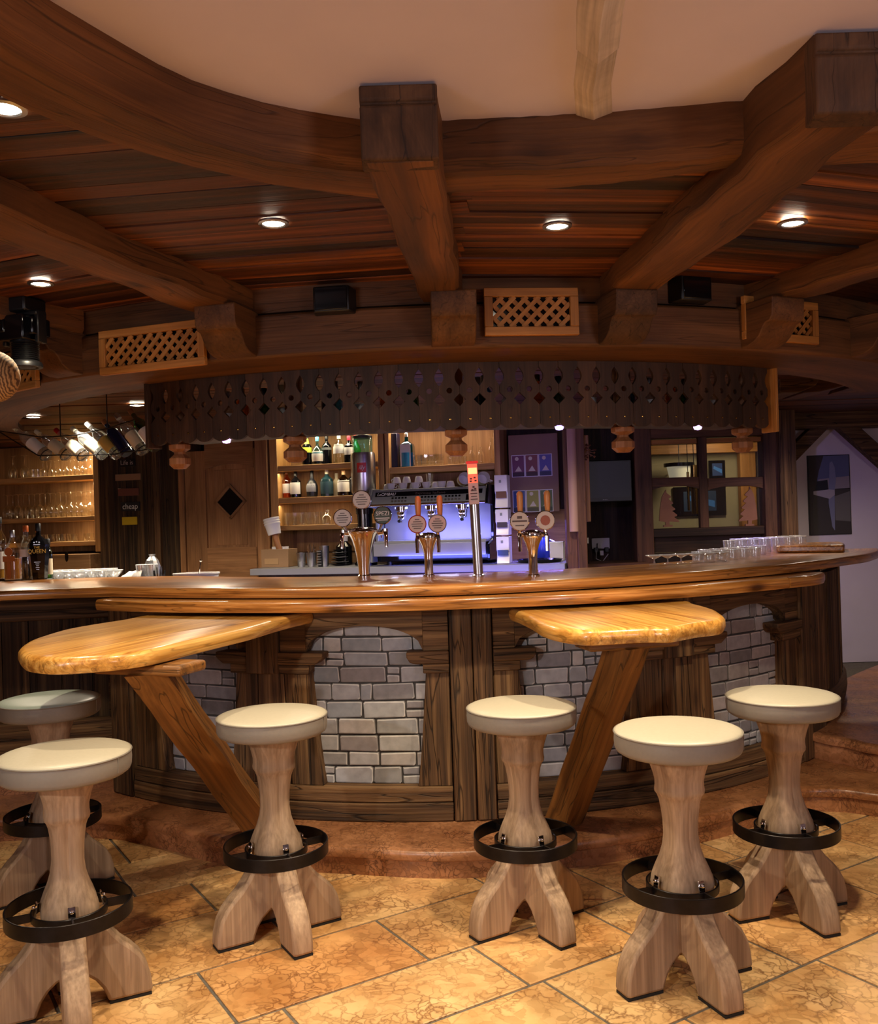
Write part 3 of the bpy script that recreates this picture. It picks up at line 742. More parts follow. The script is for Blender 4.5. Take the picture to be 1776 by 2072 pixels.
# painted stone panels: irregular courses with light painted edges
def stone_panel(a, b, seed):
    rg = random.Random(seed); mb = MB(); mb.strip(rng_cols(a, b, .27, 1.06, 14), fb, 2.60, 2.618, mi=1)
    z = .275
    while z < 1.05:
        h = rg.uniform(.066, .084); s_ = A(a) - rg.uniform(0, .1)
        while s_ < A(b):
            w = rg.choice([.06, .09, .15, .17, .19, .21]) * rg.uniform(.9, 1.1)
            parts = [(s_, s_ + w, z, z + h)]
            if w < .1 and rg.random() < .4: parts = [(s_, s_ + w, z, z + h * .5), (s_, s_ + w, z + h * .5, z + h)]
            for (x0, x1, y0, y1) in parts:
                x0, x1 = max(x0, A(a)), min(x1, A(b)); y1 = min(y1, 1.06)
                if x1 - x0 < .02: continue
                g = .0017; x0 += g; x1 -= g; y0 += g; y1 -= g
                cx, cy = (x0 + x1) / 2, (y0 + y1) / 2; hw, hh = (x1 - x0) / 2, (y1 - y0) / 2
                def ring(ins, t):
                    o = []
                    k = min(hw, hh) * .16
                    for (sx, sy) in ((-1, -1), (1, -1), (1, 1), (-1, 1)):
                        for q in ((0, 1), (1, 0)) if sx * sy > 0 else ((1, 0), (0, 1)):
                            o.append((cx + sx * (hw - ins - (k if q[0] else 0)), cy + sy * (hh - ins - (k if q[1] else 0)), t))
                    return o
                jit = [(rg.uniform(-.003, .003), rg.uniform(-.003, .003)) for _ in range(8)]
                R0 = [(p[0] + j[0], p[1] + j[1], p[2]) for p, j in zip(ring(0, 2.616), jit)]
                R1 = [(p[0] + j[0], p[1] + j[1], p[2]) for p, j in zip(ring(.0025, 2.626), jit)]
                R2 = [(p[0] + j[0], p[1] + j[1], p[2]) for p, j in zip(ring(.0075, 2.6275), jit)]
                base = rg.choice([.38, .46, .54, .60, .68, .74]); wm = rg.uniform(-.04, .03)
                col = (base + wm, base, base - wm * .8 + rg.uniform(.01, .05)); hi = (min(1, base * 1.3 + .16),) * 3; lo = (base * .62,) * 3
                pts = [fb(p[0], p[1], p[2]) for p in R0 + R1 + R2]; ws = [(p[0], p[1], p[2]) for p in R0 + R1 + R2]
                for i in range(8):
                    j = (i + 1) % 8
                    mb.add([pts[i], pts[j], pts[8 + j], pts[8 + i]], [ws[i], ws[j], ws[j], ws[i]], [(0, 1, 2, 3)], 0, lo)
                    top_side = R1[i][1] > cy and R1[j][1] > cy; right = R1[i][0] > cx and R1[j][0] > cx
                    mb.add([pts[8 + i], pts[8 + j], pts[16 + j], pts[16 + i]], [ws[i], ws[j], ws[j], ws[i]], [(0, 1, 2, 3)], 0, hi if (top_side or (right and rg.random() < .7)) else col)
                mb.add(pts[16:], ws[16:], [tuple(range(8))], 0, col)
            s_ += w
        z += h
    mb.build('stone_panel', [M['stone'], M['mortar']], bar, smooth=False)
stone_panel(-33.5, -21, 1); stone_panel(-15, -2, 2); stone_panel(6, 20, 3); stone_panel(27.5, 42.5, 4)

def part(name, cols, t0, t1, mat='old', gz=False, bevel=.004, col=(1, 1, 1)):
    mb = MB(); mb.strip(cols, fb, t0, t1, gz=gz, col=col); return mb.build(name, M[mat], bar, bevel=bevel, angle=30)
# corner and middle posts
for a, b, hi in ((-41.0, -37.3, 1.16), (0.2, 2.35, 1.10), (2.45, 4.3, 1.10), (45.2, 47.6, 1.10), (47.7, 52.2, 1.10)):
    part('post', rng_cols(a, b, Z0, hi, 3), 2.58, 2.71, gz=True, bevel=.006)
# base boards, in two courses
for a, b in ((-37.2, 0.1), (4.4, 45.1)):
    part('base_board', rng_cols(a, b, Z0, .206, 24), 2.60, 2.70)
    part('base_board', rng_cols(a, b, .209, ZB, 24), 2.60, 2.695)
# columns, tapering upwards
def column(aL0, aR0, aL1, aR1, split=None):
    """bottom left/right and top left/right angles"""
    z0, z1 = ZB, .80; n = 10
    pieces = [(0, 1)] if split is None else split
    for (u0, u1) in pieces:
        mb = MB(); off = [random.uniform(0, 9) for _ in range(3)]; vs, ws = [], []
        for i in range(n + 1):
            k = i / n; z = z0 + (z1 - z0) * k; e = k ** .8
            l = aL0 + (aL1 - aL0) * e; r = aR0 + (aR1 - aR0) * e
            for (u, t) in ((u0, 2.60), (u1, 2.60), (u1, 2.682), (u0, 2.682)):
                s_ = A(l + (r - l) * u)
                vs.append(fb(s_, z, t)); ws.append((z + off[0], s_ + off[1], t + off[2]))
        fs = []
        for i in range(n):
            for j in range(4): fs.append((4 * i + j, 4 * i + (j + 1) % 4, 4 * i + 4 + (j + 1) % 4, 4 * i + 4 + j))
        fs += [(3, 2, 1, 0), (4 * n, 4 * n + 1, 4 * n + 2, 4 * n + 3)]
        mb.add(vs, ws, fs); mb.build('column', M['old'], bar, bevel=.004, angle=30)
def capital(aL, aR, sL=True, sR=True):
    # upper slab with rounded ends over a shorter lower slab
    mb = MB()
    n = 14; c = []
    for i in range(n + 1):
        d = aL + (aR - aL) * i / n; el = (d - aL) / .9 if sL else 9; er = (aR - d) / .9 if sR else 9
        k = min(el, er, 1.0); q = math.sqrt(max(0, 1 - (1 - max(k, .0)) ** 2)) if k < 1 else 1
        c.append((A(d), .899 - .056 * (.45 + .55 * q), .899))
    mb.strip(c, fb, 2.60, 2.715); mb.build('capital', M['old'], bar, bevel=.006, seg=2, angle=30)
    i0 = 1.55 if sL else 0; i1 = 1.55 if sR else 0
    mb = MB(); mb.strip(rng_cols(aL + i0, aR - i1, .798, .842, 5), fb, 2.60, 2.702); mb.build('necking', M['old'], bar, bevel=.004, angle=30)
column(-37.1, -32.0, -37.1, -33.6); capital(-37.1, -31.6, False, True)
column(-23.2, -12.8, -22.2, -14.0, [(0, .3), (.31, .66), (.67, 1)]); capital(-24.2, -12.3)
column(-3.3, 0.1, -2.2, 0.1); capital(-4.0, 0.1, True, False)
column(4.4, 8.3, 4.4, 6.9); capital(4.4, 8.6, False, True)
column(17.9, 29.9, 19.0, 28.6, [(0, .36), (.37, .7), (.71, 1)]); capital(17.5, 30.8)
column(41.6, 45.1, 41.9, 45.1); capital(39.4, 45.1, True, False)
# post running over the middle columns
part('post', rng_cols(-20.5, -17.0, .80, ZT, 3), 2.6, 2.722, gz=True)
part('post', rng_cols(22.3, 26.0, .80, ZT, 3), 2.6, 2.722, gz=True)
# arch boards
def arch(a, b, apex, span=None):
    m = (a + b) / 2; hw = (b - a) / 2
    f = lambda d: .90 + (apex - .90) * math.sqrt(max(0, 1 - ((d - m) / hw) ** 2)) ** 1.0
    part('arch_board', rng_cols(a, b, f, ZT, 26), 2.60, 2.69, bevel=.002)
arch(-33.2, -21.8, 1.03); arch(-14.2, -2.4, 1.02); arch(6.6, 18.6, 1.0); arch(29.0, 42.0, 1.015)
for a, b in ((-37.1, -33.2), (-21.8, -20.5), (-17.0, -14.2), (-2.4, .1), (4.4, 6.6), (18.6, 22.3), (26.0, 29.0), (42.0, 45.1)):
    part('arch_board', rng_cols(a, b, .90, ZT, 3), 2.60, 2.688, bevel=.002)
# bulging plank end on the right, planks upright over a rounded foot board
mb = MB(); rng = random.Random(3)
d = 52.3
while d < 99:
    w = rng.uniform(2.0, 3.4); R_ = 2.70 + .10 * max(0, (d - 60) / 30) ** 1.4
    t = rng.uniform(.9, 2.2)
    c = [(A(d), .42, 1.12), (A(d + w * .5), .42, 1.12), (A(d + w - .08), .42, 1.12)]
    mb.strip(c, fb, R_ - .05, R_ + rng.uniform(-.004, .004), gz=True, col=(t, t * rng.uniform(.9, 1), t * rng.uniform(.78, 1))); d += w
mb.build('plank_skirt', M['old_dark'], bar, smooth=False)
def foot(d): return 2.70 + .10 * max(0, (d - 60) / 30) ** 1.4
mb = MB(); vs, ws, fs = [], [], []
n = 30
for i in range(n + 1):
    d = 52.3 + 46 * i / n; Rb = foot(d); s_ = A(d)
    for (z, t) in ((.265, Rb - .10), (.27, Rb - .02), (.30, Rb + .012), (.36, Rb + .022), (.42, Rb + .018), (.45, Rb), (.45, Rb - .10)):
        vs.append(fb(s_, z, t)); ws.append((s_, z, t))
for i in range(n):
    for j in range(7): fs.append((7 * i + j, 7 * i + (j + 1) % 7, 7 * i + 7 + (j + 1) % 7, 7 * i + 7 + j))
fs += [(6, 5, 4, 3, 2, 1, 0), tuple(range(7 * n, 7 * n + 7))]
mb.add(vs, ws, fs); mb.build('foot_board', M['old'], bar, angle=50)
# straight wing on the left with upright dark planks
A0, A1 = Vector((-1.80, 5.16, 0)), Vector((-4.4, 4.62, 0)); dv = (A1 - A0); Ln = dv.length; dv.normalize(); nv = Vector((-dv.y, dv.x, 0))
Rm = Matrix(((-dv.x, -nv.x, 0), (-dv.y, -nv.y, 0), (0, 0, 1)))
def wing_pt(u, n_, z): return A0 + dv * u + nv * n_ + Vector((0, 0, z)) - BLOC
mb = MB(); u = 0
while u < Ln:
    w = rng.uniform(.10, .17); t = rng.uniform(.55, 1.05)
    mb.box(wing_pt(u + w / 2, -.02 + rng.uniform(0, .006), .78), (w - .004, .04, .72), 2, Rm, col=(t, t * .92, t * .85)); u += w
mb.build('plank_skirt', M['old_dark'], bar, smooth=False)
mb = MB(); mb.box(wing_pt(Ln / 2, .015, .365), (Ln, .06, .21), 0, Rm); mb.build('foot_board', M['old'], bar, bevel=.008)
mb = MB(); mb.box(wing_pt(Ln / 2, .03, 1.09), (Ln, .05, .14), 0, Rm); mb.build('apron_board', M['old'], bar, bevel=.006)

# ------------------------------------------------------------------ counter slab
def slab_from_outline(front, back, z0, z1, lip=.012):
    """closed slab lofted between a front and a back edge with a softened, slightly live front edge"""
    k = len(front); mb = MB(); rings = []; L = 0; rg = random.Random(9); vs, ws, fs = [], [], []
    for i in range(k):
        f = Vector((*front[i], 0)); b = Vector((*back[i], 0)); d = (f - b).normalized()
        if i: L += (Vector((*front[i], 0)) - Vector((*front[i - 1], 0))).length
        h = z1 - z0; wv = .004 * math.sin(L * 5.1) + .003 * math.sin(L * 11.7)
        prof = [(f - d * .03, z0), (f - d * .006 + d * wv, z0 + .003), (f + d * wv, z0 + h * .3), (f + d * (wv + .001), z0 + h * .72), (f - d * .006 + d * wv, z1 - .003), (f - d * .018, z1), (b, z1), (b, z0)]
        for p, z in prof:
            vs.append((p.x, p.y, z)); r = (p - f).dot(d); ws.append((L, r + 2, z))
    m = 8
    for i in range(k - 1):
        for j in range(m): fs.append((m * i + j, m * i + (j + 1) % m, m * i + m + (j + 1) % m, m * i + m + j))
    fs += [tuple(range(m - 1, -1, -1)), tuple(range(m * (k - 1), m * k))]
    mb.add(vs, ws, fs); return mb
ang = [-37 + i * 1.5 for i in range(75)]
front = [(-4.6, 4.12), (-3.6, 4.30), (-2.9, 4.43), (-2.35, 4.53), (-2.05, 4.585), (-1.85, 4.605)]
front = [tuple(p)[:2] for p in catmull([(x, y, 0) for x, y in front] + [pol(2.86, -35.0, 0)], 4)]
back = [(p[0] + .12, p[1] + 1.02) for p in front]
for i in range(len(front)):                                     # the back edge swings round to the ring
    f_ = i / (len(front) - 1); pb = Vector(pol(2.12, -35 - 14 * (1 - f_), 0)); q = Vector((back[i][0], back[i][1], 0)).lerp(pb, max(0, f_ - .55) / .45); back[i] = (q.x, q.y)
for d in ang[2:]:
    R_ = 2.86 + .05 * math.exp(-(d / 9.0) ** 2) - .05 * math.exp(-((d - 35) / 14.0) ** 2) + .12 * max(0, (d - 52) / 22)
    front.append(pol(R_, d, 0)[:2]); back.append(pol(2.12, d, 0)[:2])
mb = slab_from_outline(front, back, 1.165, 1.215)
o = mb.build('countertop', M['top'], angle=50)
tag(o, 'long lacquered pine worktop sweeping round the bar, carrying the taps and glasses', 'countertop')
# raised service ledge at the far right end
mb = MB(); mb.strip([(A(d), 1.217, 1.262) for d in (63, 66, 69, 72, 75)], arc(2.7), 2.35, 2.75)
tag(mb.build('service_ledge', M['top'], bevel=.012, seg=3), 'raised board lying on the worktop\'s far end below the ski photograph', 'board')
# drink rail under the lip, in two lengths
for a, b, lb in ((-35.4, 34.6, 'long pine drink rail just under the worktop edge, above the side tables'), (34.7, 42.5, 'short rounded end piece of the drink rail, near the yellowish stool by the plank end')):
    n = int((b - a) / 1.4); fr = [pol(2.945 - .02 * max(0, i / n - .8) * (b > 40), a + (b - a) * i / n, 0)[:2] for i in range(n + 1)]
    bk = [pol(2.62, a + (b - a) * i / n, 0)[:2] for i in range(n + 1)]
    if b > 40:
        fr[-1] = pol(2.90, b, 0)[:2]; fr[-2] = pol(2.925, b - 1.2, 0)[:2]
    mb = slab_from_outline(fr, bk, 1.106, 1.1615)
    tag(mb.build('drink_rail', M['top'], angle=50), lb, 'drink rail')

# ------------------------------------------------------------------ side tables
def side_table(outline, base, label, strut_top, strut_foot, z1=1.092, th=.058, bw=.13, twist=0):
    t = thing('side_table', (base[0], base[1], .12), label, 'side table', 'pine side tables on diagonal braces')
    o0 = Vector((base[0], base[1], .12))
    P = [Vector(p) for p in catmull([(x, y, 0) for x, y in outline] + [(*outline[0], 0)], 6)][:-1]
    k = len(P); cen = sum(P, Vector()) / k
    ax = Vector((cen.x - BC[0], cen.y - BC[1], 0)).normalized(); sd = Vector((-ax.y, ax.x, 0))
    mb = MB(); rings = []; rg = random.Random(len(label)); vs, ws = [], []
    prof = [(-.022, z1 - th), (-.006, z1 - th + .004), (.002, z1 - th * .6), (0, z1 - th * .25), (-.008, z1 - .004), (-.022, z1)]
    for (ins, z) in prof:
        for i, p in enumerate(P):
            a, b = P[i - 1], P[(i + 1) % k]; tn = (b - a).normalized(); nr = Vector((tn.y, -tn.x, 0))
            if nr.dot(p - cen) < 0: nr = -nr
            q = p + nr * (ins + .003 * math.sin(i * .55) + .0015 * math.sin(i * 1.1)); vs.append(Vector((q.x, q.y, z)) - o0); ws.append((q.dot(ax), q.dot(sd), z))
    fs = []
    for j in range(len(prof) - 1):
        for i in range(k): fs.append((j * k + i, j * k + (i + 1) % k, (j + 1) * k + (i + 1) % k, (j + 1) * k + i))
    fs += [tuple(range(k - 1, -1, -1)), tuple(range(len(prof) * k - k, len(prof) * k))]
    mb.add(vs, ws, fs); mb.build('tabletop', M['wing'], t, angle=45)
    # batten under the top and the slanting brace
    a, b = Vector(strut_top), Vector(strut_foot); d = (a - b).normalized()
    mb = MB(); bc = Vector((a.x, a.y, z1 - th - .02)) - o0
    Rb = Matrix(((sd.x, ax.x, 0), (sd.y, ax.y, 0), (0, 0, 1)))
    mb.box(bc, (.36, .16, .036), 0, Rb); mb.build('batten', M['strut'], t, bevel=.01, seg=2)
    u = sd; w = u.cross(d).normalized(); tw = Matrix.Rotation(rad(twist), 3, d); u = tw @ u; w = tw @ w
    mb = MB(); rings = []
    hw, hd = bw / 2, .062
    for f in [i / 10 for i in range(11)]:
        c = b.lerp(a, f) - o0; jit = .003 * math.sin(f * 17 + len(label))
        cs = [(-hw + .012, -hd), (hw - .012, -hd), (hw, -hd + .012), (hw, hd), (-hw, hd), (-hw, -hd + .012)]
        ring = []
        for (x, y) in cs:
            p = c + u * (x + jit) + w * y
            if f == 0: p = p + d * ((.0 - (p.z)) / d.z) * 1.0
            if f == 1: p = p + d * ((z1 - th - .036 - .12 - p.z) / d.z)
            ring.append(p)
        rings.append(ring)
    mb.loft(rings); mb.build('brace', M['strut'], t, angle=30)
    return t
side_table([(-0.60, 4.31), (-0.67, 4.12), (-0.76, 3.78), (-0.86, 3.48), (-0.97, 3.17), (-1.09, 3.03), (-1.26, 3.00), (-1.40, 3.10), (-1.51, 3.32), (-1.58, 3.62), (-1.56, 3.92), (-1.46, 4.18), (-1.37, 4.40), (-1.1, 4.44), (-.8, 4.36)],
           (-1.0, 4.1), 'long rounded pine side table on a steep brace, standing over the two pale stools', (-1.03, 3.26, 1.0), (-0.83, 4.19, .12), bw=.125, twist=30)
side_table([(0.30, 4.16), (0.335, 3.95), (0.37, 3.62), (0.41, 3.40), (0.50, 3.27), (0.70, 3.29), (0.80, 3.275), (0.92, 3.37), (1.03, 3.45), (1.10, 3.62), (1.125, 3.88), (1.12, 4.1), (1.10, 4.28), (.85, 4.36), (.55, 4.3)],
           (0.6, 4.05), 'square-nosed pine side table with scalloped edge over the half shaded stool', (0.69, 3.50, 1.0), (0.51, 4.18, .12), bw=.12, twist=22)
# ================================================================== bar stools
STOOLS = [('foremost bar stool, its whitish seat cut by the frame\'s left edge', -1.20, 2.92, -19),
          ('cream leather bar stool between the long side table and the middle column', -0.636, 3.41, -14),
          ('cream bar stool beside the square-nosed side table, in front of the twin middle posts', 0.279, 3.417, -14),
          ('pale mint leather bar stool behind the front one, near the upper marble step', -1.644, 3.866, -5),
          ('beige leather bar stool standing forward alone on the open tiles', 0.739, 2.968, -23),
          ('bar stool nearest the bulging plank end of the bar and its marble steps', 1.254, 3.461, -28)]
def build_stool():
    t = thing('bar_stool', (0, 0, 0), STOOLS[0][0], 'bar stool', 'round leather bar stools')
    # cushion: crowned top, upright band, piping
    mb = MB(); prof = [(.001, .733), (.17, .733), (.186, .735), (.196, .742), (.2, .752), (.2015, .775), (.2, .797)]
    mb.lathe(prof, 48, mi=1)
    top = [(.2, .797), (.199, .8015), (.192, .806), (.175, .810), (.14, .8135), (.09, .816), (.04, .8172), (.001, .8175)]
    mb.lathe(top, 48, mi=0, cap=False)
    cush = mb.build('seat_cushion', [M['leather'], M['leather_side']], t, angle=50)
    mb = MB(); mb.tube([(.2005 * math.cos(2 * PI * i / 56), .2005 * math.sin(2 * PI * i / 56), .799) for i in range(56)], .0028, 6, closed=True)
    mb.tube([(.201, 0, .752), (.2025, 0, .797)], .0012, 5)
    mb.build('piping', M['seam'], cush)
    # carved column: four quarter boards, so grooves run down between them
    prof = [(.262, .052), (.296, .088), (.318, .0915), (.34, .088), (.365, .079), (.40, .0645), (.435, .0545), (.47, .050), (.51, .0508), (.55, .0548), (.58, .0595), (.596, .065), (.605, .0712), (.614, .0725), (.628, .0705), (.645, .0705), (.67, .076), (.70, .085), (.722, .090), (.734, .092)]
    mb = MB(); rings = []
    for z, r in prof:
        ring = []
        for i in range(32):
            a = 2 * PI * i / 32
            # squared-off section with a shallow groove on each axis between the boards
            q = r * .94 / max(abs(math.cos(a)), abs(math.sin(a))) ; e = min(q, r * 1.09)
            groove = .0035 * max(0, 1 - abs(((i + 4) % 8) - 4) / .9)
            ring.append(((e - groove) * math.cos(a + PI / 4 + 0), (e - groove) * math.sin(a + PI / 4), z))
        rings.append(ring)
    mb.loft(rings); mb.build('column', M['stool'], t, angle=32)
    # four splayed legs, with soft pads
    for k in range(4):
        a = PI / 2 * k + PI / 4; ca, sa = math.cos(a), math.sin(a)
        outer = [(0.0, .305), (.055, .300), (.080, .285), (.100, .262), (.124, .226), (.150, .194), (.180, .167), (.206, .138), (.225, .103), (.236, .062), (.240, .022), (.240, .008)]
        inner = [(.104, .008), (.100, .026), (.088, .054), (.068, .082), (.044, .102), (.022, .110), (.0, .112)]
        poly = outer + inner
        mb = MB(); mb.prism(poly, -.038, .038, lambda p, ca=ca, sa=sa: (p[0] * ca - p[2] * sa, p[0] * sa + p[2] * ca, p[1]), g=1)
        leg = mb.build('leg', M['stool'], t, bevel=.011, seg=2, angle=30)
        mb = MB(); mb.prism([(.108, .0), (.236, .0), (.236, .009), (.108, .009)], -.034, .034, lambda p, ca=ca, sa=sa: (p[0] * ca - p[2] * sa, p[0] * sa + p[2] * ca, p[1]))
        mb.build('foot_pad', M['rubber'], leg, smooth=False)
    # iron footrest
    ft = None
    def band(r, th, z0, z1):
        m_ = MB(); m_.lathe([(r - th, z0), (r, z0), (r, z1), (r - th, z1), (r - th, z0)], 48, cap=False); return m_
    ft = band(.19, .006, .290, .336).build('footrest_ring', M['iron'], t, angle=30, bevel=.0015)
    band(.114, .006, .296, .322).build('inner_ring', M['iron'], ft, angle=30, bevel=.0015)
    for k in range(4):
        a = PI / 2 * k + PI / 4; Rm = Matrix.Rotation(a, 3, 'Z')
        mb = MB(); mb.box(Rm @ Vector((.149, 0, .309)), (.078, .006, .026), 0, Rm); mb.build('spoke', M['iron'], ft, smooth=False)
        mb = MB(); mb.box(Rm @ Vector((.0975, 0, .330)), (.006, .022, .044), 0, Rm @ Matrix.Rotation(rad(-10), 3, 'Y')); mb.box(Rm @ Vector((.104, 0, .311)), (.016, .022, .005), 0, Rm)
        mb.lathe([(.006, 0), (.006, .005), (.004, .007), (.0001, .0075)], 10, fn=lambda p, Rm=Rm: tuple(Rm @ Vector((.1005 + p[2], p[0], .338 + p[1]))))
        mb.build('bracket', M['chrome'], ft, bevel=.001)
    return t
stool0 = build_stool()
for i, (lb, x, y, rz) in enumerate(STOOLS):
    o = stool0 if i == 0 else copy_tree(stool0)
    o.location = (x, y, 0.0); o.rotation_euler = (0, 0, rad(rz)); o['label'] = lb
    if 'mint' in lb:
        for ch in o.children:
            if ch.name.startswith('seat_cushion'):
                ch.material_slots[0].link = 'OBJECT'; ch.material_slots[0].material = M['mint']
# ================================================================== back wall of the bar: a plane turned slightly to the left
BO = Vector((-1.4, 8.3, 0)); BU_ = Vector((.963, -.27, 0)).normalized(); BN = Vector((BU_.y, -BU_.x, 0))
BRZ = math.atan2(BU_.y, BU_.x)
def bp(px, py, off=0.0):
    """picture point on the wall plane moved `off` towards the guests -> (u, z, point, metres per pixel)"""
    a, b = ray(px, py); Y = (off + BO.dot(BN)) / (a * BN.x + BN.y)
    p = Vector((a * Y, Y, EYE + b * Y)); return ((p - BO).dot(BU_), p.z, p, Y / F)
def wp(u, off, z): return BO + BU_ * u + BN * off + Vector((0, 0, z))
BR = Matrix.Rotation(BRZ, 3, 'Z')
def bbox(mb, u0, u1, o0, o1, z0, z1, g=0, mi=0, col=(1, 1, 1), base=None):
    """box spanning u, offset and height on the wall frame"""
    c = wp((u0 + u1) / 2, (o0 + o1) / 2, (z0 + z1) / 2)
    if base is not None: c = c - base
    mb.box(c, (abs(u1 - u0), abs(o1 - o0), abs(z1 - z0)), g, BR, mi, col)

# wall boarding, upright planks behind everything
def planks(name, u0, u1, off, z0, z1, mat, seed, wmin=.10, wmax=.18, lo=.6, hi=1.1):
    mb = MB(); rg = random.Random(seed); u = u0
    while u < u1:
        w = min(rg.uniform(wmin, wmax), u1 - u + .001); t = rg.uniform(lo, hi)
        bbox(mb, u, u + w - .003, off - .03, off + rg.uniform(0, .008), z0, z1, 2, 0, (t, t * rg.uniform(.9, 1), t * rg.uniform(.82, 1))); u += w
    return struct(mb.build(name, mat, smooth=False))
planks('wall_back', -4.3, 2.62, -.36, .1, 2.358, M['darkwall'], 4)
uA = bp(203, 1000)[0]; uB = bp(366, 1000)[0]
planks('wall_back', uA, uB, .02, .1, 2.358, M['old_dark'], 6, .06, .13, .5, 1.1)
planks('trim_1', bp(318, 1000)[0], bp(330, 1000)[0], .06, .1, 2.358, M['old'], 8)
# inner floor of the working side
slab('floor', (0.1, 7.0, .2), (5.0, 3.2, .1), M['grout'])

# ------------------------------------------------------------------ door with an arched panel and a diamond light
d0, d1 = bp(377, 1000)[0], bp(519, 1000)[0]
door = thing('door_1', wp((d0 + d1) / 2, .0, .25), 'old pine door with an arched panel and diamond window', 'door', rz=BRZ)
door['kind'] = 'structure'
dw = d1 - d0; zc = bp(470, 1015)[1]; pu0 = bp(421, 1100)[0] - (d0 + d1) / 2; pu1 = bp(519, 1100)[0] - (d0 + d1) / 2; pzb = bp(450, 1108)[1] - .25; pzt = bp(470, 938)[1] - .25
mb = MB(); mb.box((0, .02, .97), (dw, .03, 1.94), 2); mb.build('slab', M['door'], door, smooth=False)
mb = MB()
mb.box((-dw / 4 + pu0 / 2, -.004, .97), (abs(-dw / 2 - pu0), .026, 1.94), 2)
mb.box((dw / 2 - .006, -.004, .97), (.012, .026, 1.94), 2)
mb.box(((pu0 + dw / 2) / 2, -.004, pzb / 2), (dw / 2 - pu0, .026, pzb), 0)
arcp = [(pu0, pzt + .25), (pu0, pzt - .045)] + [(pu0 + (pu1 - pu0) * i / 14, pzt - .045 + .045 * math.sin(PI * i / 14)) for i in range(1, 14)] + [(pu1, pzt - .045), (pu1, pzt + .25)]
mb.prism(arcp, -.017, .009, lambda p: (p[0], p[2], p[1]), g=0)
mb.build('frame', M['door'], door, smooth=False)
cxd = (pu0 + pu1) / 2; zcd = zc - .25; dh = .145
mb = MB(); pz = [(cxd - .16, pzb + .02), (cxd + .16, pzb + .02), (cxd + .16, pzt - .05), (cxd - .16, pzt - .05)]
mb.prism(pz, 0.002, .012, lambda p: (p[0], p[2], p[1]), g=1); mb.build('panel', M['door'], door, bevel=.004)
mb = MB()
for k in range(4):
    a = PI / 4 + PI / 2 * k; L = dh * math.sqrt(2)
    mb.box((cxd + math.cos(a) * dh / math.sqrt(2), -.008, zcd + math.sin(a) * dh / math.sqrt(2)), (L + .02, .02, .022), 0, Matrix.Rotation(-(a + PI / 2), 3, 'Y'))
mb.build('diamond_moulding', M['door'], door, smooth=False)
mb = MB(); mb.prism([(cxd - dh, zcd), (cxd, zcd - dh), (cxd + dh, zcd), (cxd, zcd + dh)], -.004, .0, lambda p: (p[0], p[2], p[1])); mb.build('diamond_pane', M['gloss_black'], door, smooth=False)
mb = MB()
for (x0, x1) in ((365, 376), (521, 546)): bbox(mb, bp(x0, 1000)[0], bp(x1, 1000)[0], -.3, .04, .25, 2.355, 2)
struct(mb.build('trim_2', M['door'], bevel=.006))

# ------------------------------------------------------------------ shelf units
def cabinet(label, x0, x1, shelves, ztop, zbot, depth=.30, off=.02, st=(15, 15), back='shelfback', ref=None):
    """open shelf unit: picture columns of its sides, picture heights of its shelf tops (read at the left side)"""
    u0, u1 = bp(x0, 1000, off)[0], bp(x1, 1000, off)[0]
    base = wp((u0 + u1) / 2, off - depth, zbot); t = thing('shelf_unit', base, label, 'shelf', 'open pine shelf units behind the bar')
    m0 = bp(x0, 1000, off)[3]; s0, s1 = st[0] * m0, st[1] * m0
    mb = MB(); bbox(mb, u0, u1, off - depth - .01, off - depth + .008, zbot, ztop, 2, base=base); mb.build('back_panel', M[back], t, smooth=False)
    for (a, b) in ((u0, u0 + s0), (u1 - s1, u1)):
        mb = MB(); bbox(mb, a, b, off - depth, off, zbot, ztop, 2, base=base); mb.build('side_panel', M['shelf'], t, bevel=.003)
    zs = []
    for (py, th) in shelves:
        z = bp(ref or x0 + st[0], py, off)[1]; zs.append(z)
        mb = MB(); bbox(mb, u0 + s0 + .001, u1 - s1 - .001, off - depth + .01, off - .004, z - th, z, 0, base=base); mb.build('shelf_board', M['shelf'], t, bevel=.003)
    return t, u0 + s0, u1 - s1, zs
tL, lu0, lu1, lz = cabinet('pine glass shelves on the wall beside the black plank wall with little signs', -60, 201, [(886, .03), (964, .05), (1047, .045), (1097, .042)], 2.355, bp(100, 1108, .02)[1] - .05, st=(14, 13), ref=100)
tM, mu0, mu1, mz = cabinet('pine bottle shelves between the door and the coffee grinder', 547, 778, [(943, .05), (1008, .05), (1064, .045)], 2.355, bp(560, 1120, .02)[1], st=(17, 12))
tR, ru0, ru1, rz_ = cabinet('pine shelf unit above the coffee machine', 781, 1014, [(946, .055)], 2.355, bp(800, 1000, .02)[1] - .55, st=(9, 12))
# slotted cupboard front below the left shelves
uC0, uC1 = bp(88, 1120)[0], bp(206, 1120)[0]; zz = bp(150, 1109)[1] - .055
t = thing('cupboard', wp((uC0 + uC1) / 2, 0, .26), 'wooden cupboard with a small hand slot under the glass shelves', 'cupboard', rz=BRZ)
w_ = uC1 - uC0; h_ = zz - .26
mb = MB(); mb.box((0, -.0, h_ / 2), (w_, .36, h_), 0); mb.build('carcass', M['shelfback'], t, bevel=.004)
us, zs = bp(135, 1126, .18)[:2]; us -= (uC0 + uC1) / 2
mb = MB(); mb.prism([(us + .018 * math.cos(a) , zs - .26 + .05 * math.sin(a)) for a in [2 * PI * i / 16 for i in range(16)]], -.184, -.18, lambda p: (p[0], p[2], p[1])); mb.build('slot', M['gloss_black'], t, smooth=False)

